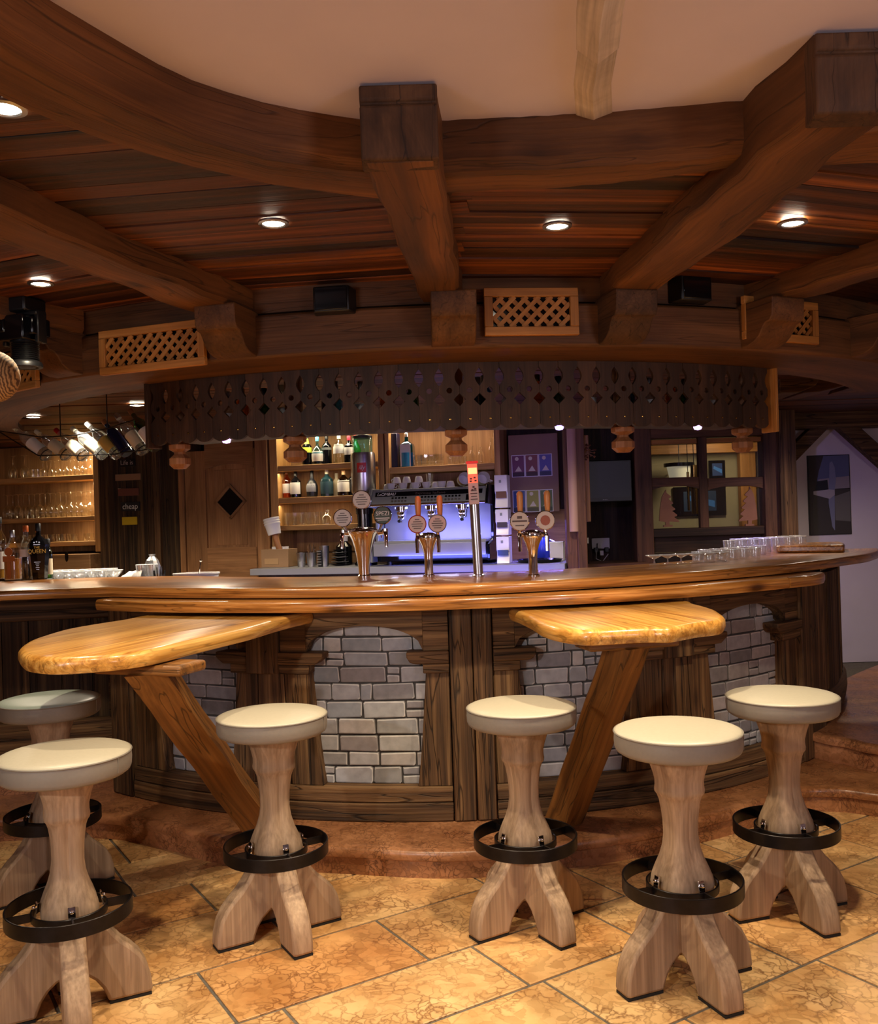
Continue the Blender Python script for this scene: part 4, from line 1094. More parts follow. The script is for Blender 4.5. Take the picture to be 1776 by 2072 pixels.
# LED light inside the shelf units
def strip_light(u0, u1, off, z, power, col, aim_off=0.0, aim_z=-1.0, w=.03):
    p = wp((u0 + u1) / 2, off, z); q = wp((u0 + u1) / 2, off + aim_off, z + aim_z)
    d = bpy.data.lights.new('led_strip', 'AREA'); d.energy = power; d.color = col; d.shape = 'RECTANGLE'; d.size = u1 - u0; d.size_y = w
    o = bpy.data.objects.new('led_strip', d); COL.objects.link(o); o.location = p
    zax = (p - q).normalized(); xax = BU_.copy(); yax = zax.cross(xax).normalized(); xax = yax.cross(zax)
    o.matrix_world = Matrix(((xax.x, yax.x, zax.x, p.x), (xax.y, yax.y, zax.y, p.y), (xax.z, yax.z, zax.z, p.z), (0, 0, 0, 1)))
SH = (1.0, .80, .50)
strip_light(lu0 + 1.0, lu1, .0, 2.32, 7, SH, -.12)
strip_light(lu0 + 1.0, lu1, .0, lz[1] - .07, 4.0, SH, -.12)
strip_light(lu0 + 1.0, lu1, .0, lz[2] - .05, 1.4, SH, -.12)
strip_light(mu0, mu1, -.02, 2.32, 4.5, (1.0, .86, .56), -.12)
strip_light(mu0, mu1, .0, mz[0] - .07, 2.2, SH, -.12)
strip_light(mu0, mu1, .0, mz[1] - .07, 1.6, SH, -.12)
strip_light(ru0, ru1, -.05, 2.32, 3.5, (1.0, .78, .58), -.12)

# ------------------------------------------------------------------ bottles and glasses
def bottle_prof(h, r, style):
    nr = .0145
    if style == 'squat': return [(r * .92, 0), (r, .006), (r, h * .55), (r * .93, h * .64), (r * .5, h * .73), (nr, h * .80), (nr, h * .93)], h * .93
    if style == 'tall':  return [(r * .92, 0), (r, .006), (r, h * .60), (r * .9, h * .66), (nr * 1.2, h * .76), (nr, h * .80), (nr, h * .95)], h * .95
    if style == 'round': return [(r * .7, 0), (r * .9, .01), (r, h * .25), (r * .98, h * .42), (r * .7, h * .58), (nr * 1.1, h * .68), (nr, h * .75), (nr, h * .93)], h * .93
    if style == 'faceted': return [(r * .70, 0), (r * .74, .008), (r * .80, h * .15), (r * 1.0, h * .55), (r * 1.0, h * .62), (r * .72, h * .70), (nr * 1.3, h * .77), (nr, h * .80), (nr, h * .93)], h * .93
    return [(r * .92, 0), (r, .006), (r, h * .62), (r * .8, h * .70), (nr, h * .82), (nr, h * .95)], h * .95
def bottle(label, group, h, r, glassm, capm, labelm=None, style='tall', lz_=(.18, .5), liquid=None, n=20, fn=None, lfrac=.5, name='bottle', square=False):
    """local frame: stands on z = 0, label faces -y"""
    t = bpy.data.objects.new(name, None); COL.objects.link(t); tag(t, label, 'bottle', group)
    prof, zt = bottle_prof(h, r, style); n = 8 if style == 'faceted' else n
    mb = MB()
    if square:
        rings = []
        for (q, z) in prof: rings.append([(q * sx, q * .7 * sy, z) for sx, sy in ((-1, -.7), (-.7, -1), (.7, -1), (1, -.7), (1, .7), (.7, 1), (-.7, 1), (-1, .7))])
        mb.loft(rings)
    else: mb.lathe(prof, n)
    mb.build('body', glassm, t, angle=30)
    mb = MB(); mb.lathe([(.0165, zt - .022), (.0165, h - .003), (.014, h), (.0005, h)], 12); mb.build('cap', capm, t)
    if labelm:
        mb = MB(); a0 = PI * lfrac
        if square: mb.box((0, -r * .7 - .001, h * (lz_[0] + lz_[1]) / 2), (r * 1.5, .002, h * (lz_[1] - lz_[0])))
        else:
            rr = [p for p in prof]
            def rad_at(z):
                for (q0, z0), (q1, z1) in zip(prof, prof[1:]):
                    if z0 <= z <= z1: return q0 + (q1 - q0) * (z - z0) / max(z1 - z0, 1e-6)
                return r
            k = 12; vs = []; 
            for j in range(4):
                z = h * (lz_[0] + (lz_[1] - lz_[0]) * j / 3); q = rad_at(z) + .0012
                for i in range(k + 1):
                    a = -PI / 2 - a0 + 2 * a0 * i / k; vs.append((q * math.cos(a), q * math.sin(a), z))
            mb.add(vs, vs, [(j * (k + 1) + i, j * (k + 1) + i + 1, (j + 1) * (k + 1) + i + 1, (j + 1) * (k + 1) + i) for j in range(3) for i in range(k)])
        mb.build('label', labelm, t)
    if liquid:
        mb = MB(); zq = h * .42; pr = [(q * .94, max(z, .004)) for q, z in prof if z < zq] ; pr.append((pr[-1][0], zq)); pr.append((.0005, zq))
        mb.lathe(pr, n); mb.build('liquid', liquid, t)
    return t
def put(o, p, rz=0.0):
    o.location = p; o.rotation_euler = (0, 0, rz); return o
def on_shelf(o, px, z, off, rz=None):
    """stand on a shelf at height z, under picture column px"""
    py = 1000
    for _ in range(3):
        u, zz_, p, m = bp(px, py, off)
        py += (zz_ - z) / m
    return put(o, Vector((p.x, p.y, z)), BRZ if rz is None else rz)
tinted('gl_green', (.10, .30, .10)); tinted('gl_brown', (.16, .07, .03)); tinted('gl_amber', (.85, .38, .06)); tinted('gl_blue', (.10, .42, .60)); tinted('gl_teal', (.45, .75, .85))
tinted('gl_navy', (.03, .05, .18)); tinted('gl_clear', (.93, .95, .92), .6, .08)
BK = M['gloss_black']
DKB = plain('black_blue_ceramic', srgb(30, 34, 44), .35)
G1 = 'gin bottles on the top shelf'; G2 = 'bottles on the middle shelf'
zt_, zm_, zl_ = mz
# top shelf of the bottle unit
on_shelf(bottle('dark bottle with a broad yellow label, leftmost on the bright top shelf', G1, .27, .046, BK, M['black'], paint(196, 202, 70), 'squat', (.42, .9)), 622, zt_, -.10)
on_shelf(bottle('blue green bottle with a white diamond label on the top shelf', G1, .25, .052, M['gl_teal'], paint(90, 170, 200), M['paper'], 'round', (.12, .48), BK), 643, zt_, -.08)
on_shelf(bottle('slim black bottle with pale lettering between the diamond-labelled and the clear bottle', G1, .26, .044, BK, M['black'], M['darksteel'], 'tall', (.5, .58)), 662, zt_, -.12)
on_shelf(bottle('clear squat bottle with a white label and cork on the top shelf', G1, .26, .052, M['gl_clear'], M['cream'], M['paper'], 'squat', (.34, .66)), 687, zt_, -.08)
on_shelf(bottle('dark bottle with a square white label beside the grinder\'s blue hopper', G1, .24, .044, BK, paint(160, 30, 60), M['paper'], 'squat', (.3, .68)), 707, zt_, -.07)
on_shelf(bottle('green bottle half hidden behind the grinder\'s blue hopper', G1, .28, .045, plain('green_bottle_glass', srgb(52, 130, 40), .15), paint(190, 60, 50), None, 'round'), 721, zt_, -.16)
# middle shelf
on_shelf(bottle('orange whisky bottle with a white label, leftmost on the middle shelf', G2, .25, .040, M['gl_amber'], paint(160, 96, 40), M['paper'], 'tall', (.18, .52), plain('whisky', srgb(190, 88, 20), .2)), 581, zm_, -.10)
on_shelf(bottle('black bottle with a swing top and slanted white diamond label', G2, .235, .050, BK, M['black'], M['paper'], 'squat', (.14, .58), lfrac=.42), 599, zm_, -.07)
on_shelf(bottle('matt dark stoneware bottle with a silver star label', G2, .24, .052, DKB, M['black'], paint(150, 152, 160), 'round', (.2, .5), lfrac=.35), 632, zm_, -.08)
on_shelf(bottle('dark teal bottle with a pale round stopper', G2, .24, .058, plain('teal_black', srgb(22, 48, 56), .25), M['cream'], paint(40, 70, 80), 'squat', (.1, .55)), 662, zm_, -.08)
on_shelf(bottle('squat apothecary bottle with a cork and white printed label', G2, .225, .056, M['gl_brown'], paint(190, 150, 110), M['paper'], 'squat', (.16, .60), lfrac=.6), 696, zm_, -.07)
on_shelf(bottle('narrow pale bottle tucked behind the apothecary bottle', G2, .21, .034, M['cream'], M['cream'], None, 'tall'), 682, zm_, -.20)
on_shelf(bottle('black bottle on the middle shelf, mostly behind the steel grinder', G2, .235, .045, BK, M['black'], None, 'tall'), 716, zm_, -.10)
# right unit
zr = rz_[0]
def carton(label, px, w, d, h, mat, deco, z, off):
    t = thing('gift_carton', (0, 0, 0), label, 'carton'); mb = MB(); mb.box((0, 0, h / 2), (w, d, h)); mb.build('box', mat, t, bevel=.002)
    for (x, zc_, ww, hh, m_) in deco:
        mb = MB(); mb.box((x, -d / 2 - .0008, zc_), (ww, .0016, hh)); mb.build('print', m_, t, smooth=False)
    on_shelf(t, px, z, off)
carton('tall dark blue drinks carton with white lettering on the shelf above the coffee machine', 796, .105, .09, .30, plain('navy_card', srgb(22, 28, 66), .35), [(-.015, .21, .022, .12, M['paper']), (-.01, .09, .02, .03, paint(200, 90, 50))], zr, -.09)
bo = bottle('bright blue gin bottle with a tall white label next to the navy carton', None, .30, .062, M['gl_blue'], M['steel'], M['paper'], 'tall', (.02, .66), plain('blue_gin', srgb(50, 140, 180), .15), square=True)
on_shelf(bo, 824, zr, -.08)
def glass_mesh(name, kind, h, r, rim=False):
    mb = MB(); w = .0018
    if kind == 'tumbler': prof = [(.0005, .0), (r * .86, .0), (r * .9, .004), (r, h), (r - w, h), (r * .9 - w, .010), (.0005, .009)]
    elif kind == 'wine':  # stored upside down: rim at the bottom, foot at the top
        prof = [(r * .78, 0), (r * .95, h * .12), (r, h * .24), (r * .86, h * .40), (r * .45, h * .50), (.006, h * .55), (.0035, h * .60), (.0035, h * .92), (.008, h * .965), (r * .72, h * .985), (r * .74, h), (.0005, h)]
    elif kind == 'coupe': prof = [(r * .62, 0), (r * .6, .003), (.006, .008), (.0035, .02), (.0035, h * .55), (.006, h * .60), (r * .55, h * .78), (r * .92, h * .92), (r, h), (r - w, h), (r * .5, h * .79), (.0005, h * .63)]
    elif kind == 'carafe': prof = [(.0005, 0), (r, .0), (r, h * .5), (r * .8, h * .62), (r * .42, h * .74), (r * .42, h * .94), (r * .5, h), (r * .46, h), (r * .38, h * .93), (.0005, h * .92)]
    elif kind == 'cut':   # cut crystal tumbler
        prof = [(.0005, 0), (r * .8, 0), (r * .84, h * .1), (r * .92, h * .2), (r * .86, h * .3), (r * .96, h * .42), (r * .9, h * .54), (r, h * .66), (r, h), (r - w, h), (r * .8, h * .12), (.0005, h * .1)]
    n = 10 if kind == 'cut' else 18
    mb.lathe(prof, n, cap=False)
    if rim: mb.lathe([(r - .0035, h - .002), (r + .0006, h - .002), (r + .0008, h), (r - .001, h + .0012), (r - .0035, h)], n, mi=1, cap=False); return mb.build(name, [M['glass_lit'], M['glass_rim']], angle=60)
    return mb.build(name, M['glass'], angle=20 if kind == 'cut' else 60)
def glasses(name, kind, h, r, spots, label, group, cat='glass', mat=None):
    first = None
    for (p, rz) in spots:
        if first is None:
            first = glass_mesh(name, kind, h, r, mat is not None); o = first; tag(o, label, cat, group)
        else:
            o = first.copy(); COL.objects.link(o)
        o.location = p; o.rotation_euler = (0, 0, rz)
    return first
def shelf_spots(xs, z, offs):
    out = []
    for i, x in enumerate(xs):
        off = offs[i % len(offs)]; py = 1000
        for _ in range(3):
            u, zz_, p, m = bp(x, py, off); py += (zz_ - z) / m
        out.append((Vector((p.x, p.y, z)), random.uniform(0, 3)))
    return out
# left shelves
glasses('wine_glass', 'wine', .225, .046, shelf_spots([27, 51], lz[1], [-.06]), 'one of two large wine glasses upside down at the end of the upper glass shelf', 'large wine glasses on the upper shelf')
glasses('liqueur_glass', 'wine', .16, .034, shelf_spots([x for x in range(88, 190, 16)] + [x for x in range(96, 186, 16)], lz[1], [-.06] * 7 + [-.15] * 6), 'small stemmed glass upside down in the row on the upper glass shelf', 'stemmed glasses on the upper shelf')
glasses('water_tumbler', 'tumbler', .09, .034, shelf_spots([68, 78], lz[1], [-.16, -.18]), 'low tumbler behind the large upside-down wine glasses', 'tumblers behind the large wine glasses')
glasses('wine_glass', 'wine', .24, .047, shelf_spots([16, 38, 60, 82, 103, 124, 145, 166, 184], lz[2], [-.06]), 'wine glass upside down in the front row of the middle glass shelf', 'wine glasses on the middle shelf, front row')
glasses('wine_glass', 'wine', .24, .047, shelf_spots([27, 49, 71, 93, 114, 135, 156, 176], lz[2], [-.17]), 'wine glass upside down in the back row of the middle glass shelf', 'wine glasses on the middle shelf, back row')
glasses('dessert_bowl', 'tumbler', .075, .05, shelf_spots([32, 55, 78, 101, 124, 147, 180], lz[3], [-.07]), 'low glass bowl on the lowest glass shelf behind the spirit bottles', 'glass bowls on the lowest shelf')
# tumblers under the bottles
glasses('whisky_tumbler', 'tumbler', .115, .036, [(p + Vector((0, 0, .115)), r) for p, r in []] or shelf_spots([583, 598, 613, 627, 642, 657], zl_, [-.06, -.13]), 'plain tumbler on the lowest pine shelf under the bottles', 'tumblers on the lowest bottle shelf')
glasses('brandy_balloon', 'carafe', .13, .050, shelf_spots([663, 685], zl_, [-.05]), 'one of two rounded glasses on the lowest pine shelf beside a tap badge', 'rounded glasses on the lowest bottle shelf')
glasses('crystal_tumbler', 'cut', .10, .042, shelf_spots([846, 860, 874, 889, 852, 867, 882], zr, [-.05] * 4 + [-.15] * 3), 'cut crystal tumbler in the cluster next to the blue gin bottle', 'cut crystal tumblers above the coffee machine')
glasses('shot_glass', 'tumbler', .075, .026, shelf_spots([911, 921, 931, 940], zr, [-.06, -.12]), 'short straight glass below the hanging turned post end', 'short glasses above the coffee machine')
for x, h, lb in ((956, .155, 'shortish glass carafe, first of three at the shelf\'s end'), (973, .145, 'middle one of three glass carafes at the shelf\'s end'), (995, .215, 'tallest glass carafe at the shelf\'s end next to the poster board')):
    glasses('carafe', 'carafe', h, .03, shelf_spots([x], zr, [-.07]), lb, 'glass carafes above the coffee machine', 'carafe')

# ------------------------------------------------------------------ little signs on the black planks
def sign(label, x0, y0, x1, y1, mat, txt=None, tm=None, size=.06, off=.034):
    c = bp((x0 + x1) / 2, (y0 + y1) / 2, off); w = (x1 - x0) * c[3] / .963; h = (y1 - y0) * c[3]
    t = thing('wall_sign', c[2], label, 'sign', 'little slogan signs on the black plank wall', BRZ)
    mb = MB(); mb.box((0, 0, 0), (w, .012, h), 0); mb.build('board', mat, t, bevel=.0015)
    if txt: words('lettering', txt, size, tm, t, (0, -.0068, 0), sx=.95)
sign('topmost little black sign reading Life is', 240, 929, 274, 944, M['black'], 'Life is', paint(170, 160, 150), .062)
sign('little bare tan sign second from the top of the black planks', 231, 959, 287, 972, paint(150, 112, 80, .7))
sign('little bare reddish sign between the tan one and the one reading cheap', 237, 988, 283, 1003, paint(110, 62, 46, .7))
sign('little black sign reading cheap', 243, 1016, 285, 1034, plain('slate_board', srgb(28, 26, 24), .7), 'cheap', paint(226, 226, 214), .075)
sign('little yellow sign at the bottom of the column of signs', 246, 1046, 279, 1062, paint(206, 174, 30, .6))

# ------------------------------------------------------------------ steel back counter
c0 = bp(505, 1150, .52); c1 = bp(1143, 1150, .52); ZC = bp(700, 1148, .52)[1]
t = thing('back_counter', wp((c0[0] + c1[0]) / 2, .2, .26), 'long steel-topped back counter under the shelves and coffee machine', 'counter')
tb = Vector(t.location)
mb = MB(); bbox(mb, c0[0], c1[0], -.30, .52, ZC - .055, ZC, base=tb); mb.build('steel_slab', M['counter_steel'], t, bevel=.004)
mb = MB(); bbox(mb, c0[0] + .05, c1[0], -.30, .46, .26, ZC - .056, 2, base=tb); mb.build('carcass', M['darkwall'], t)
mb = MB(); bbox(mb, c0[0] + .05, c1[0], -.33, -.31, ZC, ZC + .42, 0, base=tb); mb.build('splashback', M['shelfback'], t)

def on_counter(o, px, off, rz=None): return on_shelf(o, px, ZC, off, rz)
# ------------------------------------------------------------------ espresso machine
m_ = bp(888, 1060, .30); uM0, uM1 = bp(768, 1060, .30)[0], bp(1004, 1060, .30)[0]; WM = uM1 - uM0
t = thing('espresso_machine', (0, 0, 0), 'three-group espresso machine with cups piled on its hood', 'coffee machine')
on_counter(t, 886, .18)
M_ = bp(886, 1000, .40)[3]
z_of = lambda py: bp(820, py, .40)[1] - ZC
mb = MB()
ztop, zl = z_of(989), z_of(1022)
prof = [(-.22, zl + .02), (-.26, zl), (-.27, zl + .01), (-.215, ztop - .02), (-.20, ztop), (.22, ztop), (.22, zl + .02)]
mb.prism([(y, z) for y, z in prof], -WM / 2 + .015, WM / 2 - .015, lambda p: (p[2], p[0], p[1])); mb.build('hood', M['darksteel'], t, bevel=.004)
sl = math.atan2(.055, ztop - .02 - zl - .01); RX = Matrix.Rotation(-sl, 3, 'X')
def on_face(x, f, d=.002):
    """point on the sloping hood face, f from 0 (lower edge) to 1"""
    return Vector((x, -.27 + .055 * f - d, zl + .01 + (ztop - zl - .03) * f))
mb = MB(); mb.box(on_face(0, .80), (WM - .09, .004, .040), 0, RX); mb.build('name_strip', M['gloss_black'], t, smooth=False)
words('lettering', 'LaCIMBALI', .034, M['paper'], t, on_face(-WM / 2 + .14, .80, .005), (PI / 2 - sl, 0, 0), shear=.25)
words('lettering', 'Espresso Italiano', .030, M['steel'], t, on_face(.02, .80, .005), (PI / 2 - sl, 0, 0), sx=1.25)
for i, x in enumerate((-.24, .01, .21)):
    mb = MB()
    for r_ in range(2):
        for k in range(5): mb.box(on_face(x - .056 + .028 * k, .22 + .26 * r_, .003), (.016, .006, .014), 0, RX, mi=r_)
    mb.build('keypad', [M['steel'], M['gloss_black']], t, smooth=False)
mb = MB(); mb.box(on_face(.37, .35), (.10, .004, .05), 0, RX); mb.build('display', M['gloss_black'], t, smooth=False)
mb = MB(); mb.box((0, -.272, zl + .004), (WM - .01, .02, .018)); mb.build('lip', M['chrome'], t, bevel=.005, seg=2)
for sx, nm in ((-1, 'side_cheek'), (1, 'side_cheek')):
    cheek = [(-.29, zl - .01), (-.22, ztop + .01), (.23, ztop + .01), (.23, .03), (-.26, .03), (-.27, .16), (-.10, .20), (-.10, zl - .02)]
    mb = MB(); mb.prism(cheek, -.012, .012, lambda p, sx=sx: (sx * (WM / 2 - .003) + p[2], p[0], p[1])); mb.build(nm, M['darksteel'] if sx < 0 else M['gloss_black'], t, bevel=.004)
ztray = z_of(1094); zdr = z_of(1120)
mb = MB(); mb.box((0, .06, (zl + ztray) / 2), (WM - .05, .02, zl - ztray + .06)); mb.build('steel_back', M['counter_steel'], t, smooth=False)
mb = MB(); mb.box((0, -.09, ztray - .012), (WM - .04, .32, .024)); mb.box((0, -.255, (ztray + zdr) / 2 - .02), (WM - .05, .03, ztray - zdr)); mb.build('drip_tray', M['counter_steel'], t, bevel=.006, seg=2)
mb = MB(); mb.box((0, .03, .085), (WM - .06, .36, .11)); mb.build('plinth', M['gloss_black'], t, bevel=.004)
for sx in (-.38, .38):
    mb = MB(); mb.lathe([(.022, 0), (.022, .032)], 12, (sx, -.12, 0)); mb.build('foot', M['black'], t)
for x in (-.26, .0, .26):
    g = MB(); g.lathe([(.036, 0), (.042, .01), (.042, .035), (.05, .04), (.05, .075)], 20, (x, -.14, zl - .085)); go = g.build('group_head', M['chrome'], t)
    g = MB(); g.lathe([(.03, 0), (.036, .01), (.036, .03)], 18, (x, -.14, zl - .115)); g.tube([(x, -.17, zl - .10), (x + .02, -.22, zl - .112), (x + .04, -.33, zl - .13)], [.008, .012, .014], 8, mi=1); g.tube([(x, -.14, zl - .115), (x, -.15, zl - .14)], .010, 8)
    g.build('portafilter', [M['chrome'], M['black']], go)
for x in (-.43, .40):
    g = MB(); g.tube([(x, -.2, zl - .01), (x + .01, -.24, zl - .10), (x + .02, -.22, zl - .26)], .006, 8); g.build('steam_wand', M['chrome'], t)
# hidden light added under the hood to brighten the steel back
hood_w = wp(bp(886, 1050, .18)[0], .18, ZC)
d = bpy.data.lights.new('hood_glow', 'AREA'); d.energy = 3.2; d.color = (.58, .62, 1.0); d.shape = 'RECTANGLE'; d.size = .8; d.size_y = .04
o = bpy.data.objects.new('hood_glow', d); COL.objects.link(o); o.location = wp(bp(886, 1050, .18)[0], .26, ZC + zl - .02); o.rotation_euler = (rad(-18), 0, BRZ)
# violet blue strips added out of sight, standing in for the counter LED glow
strip_light(bp(836, 1150, .52)[0], bp(1142, 1150, .52)[0], .66, ZC - .16, 5.5, (.24, .19, 1.0), -.14, .14)
strip_light(bp(515, 1150, .52)[0], bp(830, 1150, .52)[0], .66, ZC - .16, .5, (.6, .55, 1.0), -.14, .14)
strip_light(bp(790, 1100, .4)[0], bp(995, 1100, .4)[0], .40, ZC + ztray + .03, 5, (.20, .19, 1.0), -.3, .10)
strip_light(bp(790, 1100, .4)[0], bp(1000, 1100, .4)[0], .47, ZC + .06, 2.5, (.16, .18, 1.0), -.3, .02)
strip_light(bp(1040, 1100, .1)[0], bp(1140, 1100, .1)[0], .10, ZC + .34, 5, (.26, .20, 1.0), .0, -.4)
# cups piled on the hood
def cup_mesh():
    mb = MB(); mb.lathe([(.0005, .004), (.022, .0), (.026, .003), (.033, .025), (.037, .052), (.0345, .052), (.030, .026), (.022, .008), (.0005, .008)], 18, cap=False)
    mb.tube([(.034, 0, .044), (.050, 0, .042), (.053, 0, .028), (.044, 0, .016), (.031, 0, .018)], .004, 6); return mb.build('espresso_cup', M['white'], angle=50)
cup0 = None; HW = t
mloc = Vector(t.location)
CUPS = [(-.42, 0, 0), (-.36, -.09, 0), (-.29, 0, 0), (-.25, -.1, 0), (-.19, .0, 0), (-.15, -.08, 0), (-.33, -.02, .054), (-.24, -.03, .054), (-.14, -.01, .054), (-.05, -.1, 0), (.02, -.06, 0), (.08, -.1, 0), (.15, -.08, 0), (.04, .05, 0)]
for i, (x, y, z) in enumerate(CUPS):
    if cup0 is None: cup0 = cup_mesh(); o = cup0; tag(o, 'white espresso cup in the heap on the coffee machine\'s hood', 'cup', 'cups on the coffee machine')
    else: o = cup0.copy(); COL.objects.link(o)
    p = BR @ Vector((x, y, 0)); o.location = mloc + Vector((p.x, p.y, ztop + .001 + z + (.052 if i % 2 == 0 or z else 0)))
    o.rotation_euler = (PI if (i % 2 == 0 or z) else 0, 0, random.uniform(0, 6))
def hood_pt(x, y, z=.001):
    p = BR @ Vector((x, y, 0)); return mloc + Vector((p.x, p.y, ztop + z))
g = glass_mesh('latte_glass', 'tumbler', .13, .034); tag(g, 'tall clear glass among the cups on the coffee machine', 'glass'); g.location = hood_pt(-.06, .04)
for (x, c, lb) in ((.24, paint(196, 140, 40), 'tilted white mug with a yellow patch on the coffee machine'), (.40, None, 'large white coffee mug lying at the hood end behind the beer-font column')):
    q = bpy.data.objects.new('mug', None); COL.objects.link(q); tag(q, lb, 'mug')
    mb = MB(); mb.lathe([(.0005, .0), (.040, .0), (.046, .01), (.05, .10), (.047, .10), (.043, .012), (.0005, .010)], 22, cap=False); mb.build('body', M['white'], q)
    mb = MB(); mb.tube([(.046, 0, .085), (.075, 0, .08), (.078, 0, .04), (.045, 0, .025)], .006, 8); mb.build('handle', M['white'], q)
    if c:
        mb = MB(); mb.lathe([(.0485, .055), (.0512, .097)], 22, cap=False); mb.build('patch', c, q)
    q.location = hood_pt(x, -.04, .052); q.rotation_euler = (rad(80), rad(20), BRZ + .4)

# ------------------------------------------------------------------ coffee grinder with steel canister
t = thing('coffee_grinder', (0, 0, 0), 'coffee grinder with a big steel canister and red square badge', 'grinder'); on_counter(t, 741, .22)
gm = bp(741, 960, .22)[3]; gz = lambda py: bp(741, py, .22)[1] - ZC
rC = 25 * gm
mb = MB(); mb.lathe([(rC * .96, gz(998)), (rC, gz(995)), (rC, gz(922)), (rC * .94, gz(916))], 32); mb.build('canister', M['steel'], t)
mb = MB(); mb.lathe([(rC * .80, gz(917)), (rC * .82, gz(890)), (rC * .78, gz(886))], 28); mb.build('hopper', M['gl_teal'], t)
mb = MB(); mb.lathe([(rC * .80, gz(887)), (rC * .80, gz(882)), (rC * .3, gz(878)), (.0005, gz(878))], 24); mb.build('hopper_lid', M['black'], t)
mb = MB(); mb.lathe([(rC * .7, gz(1040)), (rC * .8, gz(1000))], 24); mb.lathe([(rC * .9, 0), (rC * .9, .02), (rC * .6, .05), (rC * .62, gz(1038))], 20); mb.build('grinder_body', M['gloss_black'], t)
bx = BR.inverted() @ (bp(731, 946, .22 + rC)[2] - Vector(t.location)); bs = 17 * gm
mb = MB()
n = 6; a0 = math.asin(max(-.95, min(.95, bx.x / rC)))
vs = []
for j in (0, 1):
    for i in range(n + 1):
        a = a0 + (i / n - .5) * bs / rC * 1.1; vs.append(((rC + .001) * math.sin(a), -(rC + .001) * math.cos(a), bx.z + (j - .5) * bs * 1.15))
mb.add(vs, vs, [(i, i + 1, n + 2 + i, n + 1 + i) for i in range(n)]); bd = mb.build('red_badge', paint(206, 40, 28, .4), t)
words('lettering', 'illy', .050, M['paper'], bd, ((rC + .004) * math.sin(a0), -(rC + .004) * math.cos(a0), bx.z), (PI / 2, 0, a0), shear=.25, sx=.95)

# ------------------------------------------------------------------ other things on the steel counter
t = thing('wooden_box', (0, 0, 0), 'pale wooden box of sugar and sachets at the steel counter\'s end by the door', 'box'); on_counter(t, 566, .20)
wb = 60 * bp(566, 1130, .3)[3]; hb = .155
mb = MB(); 
for (c, s_) in (((0, -.09, hb / 2), (wb, .012, hb)), ((0, .09, hb / 2), (wb, .012, hb)), ((-wb / 2 + .006, 0, hb / 2), (.012, .168, hb)), ((wb / 2 - .006, 0, hb / 2), (.012, .168, hb)), ((0, 0, .006), (wb - .02, .17, .012))): mb.box(c, s_, 0)
mb.build('crate', plain('raw_wood', srgb(150, 118, 84), .6, noise=.08, nscale=6), t, bevel=.002)
mb = MB(); mb.box((-.03, -.097, .05), (.13, .003, .05)); mb.build('lid_panel', paint(172, 138, 96, .6), t, smooth=False)
mb = MB()
for i in range(5): mb.box((-.05 + .03 * i, random.uniform(-.03, .03), hb + .005), (.025, .03, .03), 0, Matrix.Rotation(.4 * i, 3, 'Z'))
mb.build('sachets', M['paper'], t, smooth=False)
p = bp(552, 1066, .25)
t = thing('paper_cup_stack', p[2], 'stack of white paper cups stuck on a tilted wooden peg above the wooden box', 'paper cups', rz=BRZ); t.rotation_euler = (0, rad(-12), BRZ)
sc = p[3]
mb = MB()
for k in range(3): mb.lathe([(13 * sc, -16 * sc + k * 7 * sc), (15.5 * sc, 4 * sc + k * 5 * sc), (17 * sc, 5.5 * sc + k * 5 * sc), (16 * sc, 8 * sc + k * 5 * sc)], 20)
mb.build('cups', M['paper'], t)
mb = MB(); mb.tube([(0, .0, -14 * sc), (.02, 0, -.30)], .026, 10); mb.build('peg', M['turned'], t)
def shaker(label, px, h, r, mat, off=.28, extra=None):
    t = thing('bar_tin', (0, 0, 0), label, 'shaker', 'bar tins on the steel counter'); on_counter(t, px, off)
    mb = MB(); mb.lathe([(r * .74, 0), (r * .76, .006), (r, h), (r * .95, h), (r * .7, .01), (.0005, .01)], 20, cap=False); mb.build('tin', mat, t)
    if extra:
        mb = MB()
        for k in range(extra): a = 2.4 * k; mb.tube([(r * .3 * math.cos(a), r * .3 * math.sin(a), .02), (r * .75 * math.cos(a), r * .75 * math.sin(a), h + .05 + .012 * (k % 3))], .004, 6); 
        mb.build('spoons', M['chrome'], t)
shaker('short steel tin with a blue patch beside the wooden box', 610, .12, .042, M['steel'], .30)
shaker('steel tin full of spoons on the steel counter', 631, .12, .046, M['steel'], .30, 7)
shaker('tall conical steel shaker right of the spoons', 657, .175, .042, M['steel'], .30)
t = thing('cable_rack', (0, 0, 0), 'dark ribbed rack between the spoons and the tall shaker', 'rack'); on_counter(t, 646, .36)
mb = MB()
for k in range(6): mb.box((0, 0, .02 + .022 * k), (.028, .03, .010))
mb.build('ribs', M['steel'], t, smooth=False); mb = MB(); mb.box((0, .018, .07), (.03, .01, .14)); mb.build('spine', M['black'], t)
t = thing('saucer_stack', (0, 0, 0), 'stack of dark rimmed saucers left of the big beer tower', 'saucers'); on_counter(t, 688, .20)
for k in range(7):
    mb = MB(); mb.lathe([(.03, .02 * k), (.078 - .003 * k, .012 + .02 * k), (.08 - .003 * k, .016 + .02 * k), (.03, .008 + .02 * k)], 22); mb.build('saucer', M['gloss_black'] if k % 2 == 0 else M['steel'], t)
t = thing('milk_jug', (0, 0, 0), 'black flask with a pale collar behind the left tap badge', 'flask'); on_counter(t, 697, .10)
mb = MB(); mb.lathe([(.07, 0), (.07, .16), (.03, .2), (.03, .22)], 18); mb.build('body', M['gloss_black'], t)
mb = MB(); mb.lathe([(.034, .205), (.034, .245)], 16); mb.build('collar', M['paper'], t)
mb = MB(); mb.lathe([(.018, .245), (.018, .33), (.012, .34)], 14); mb.build('neck', M['gl_clear'], t)
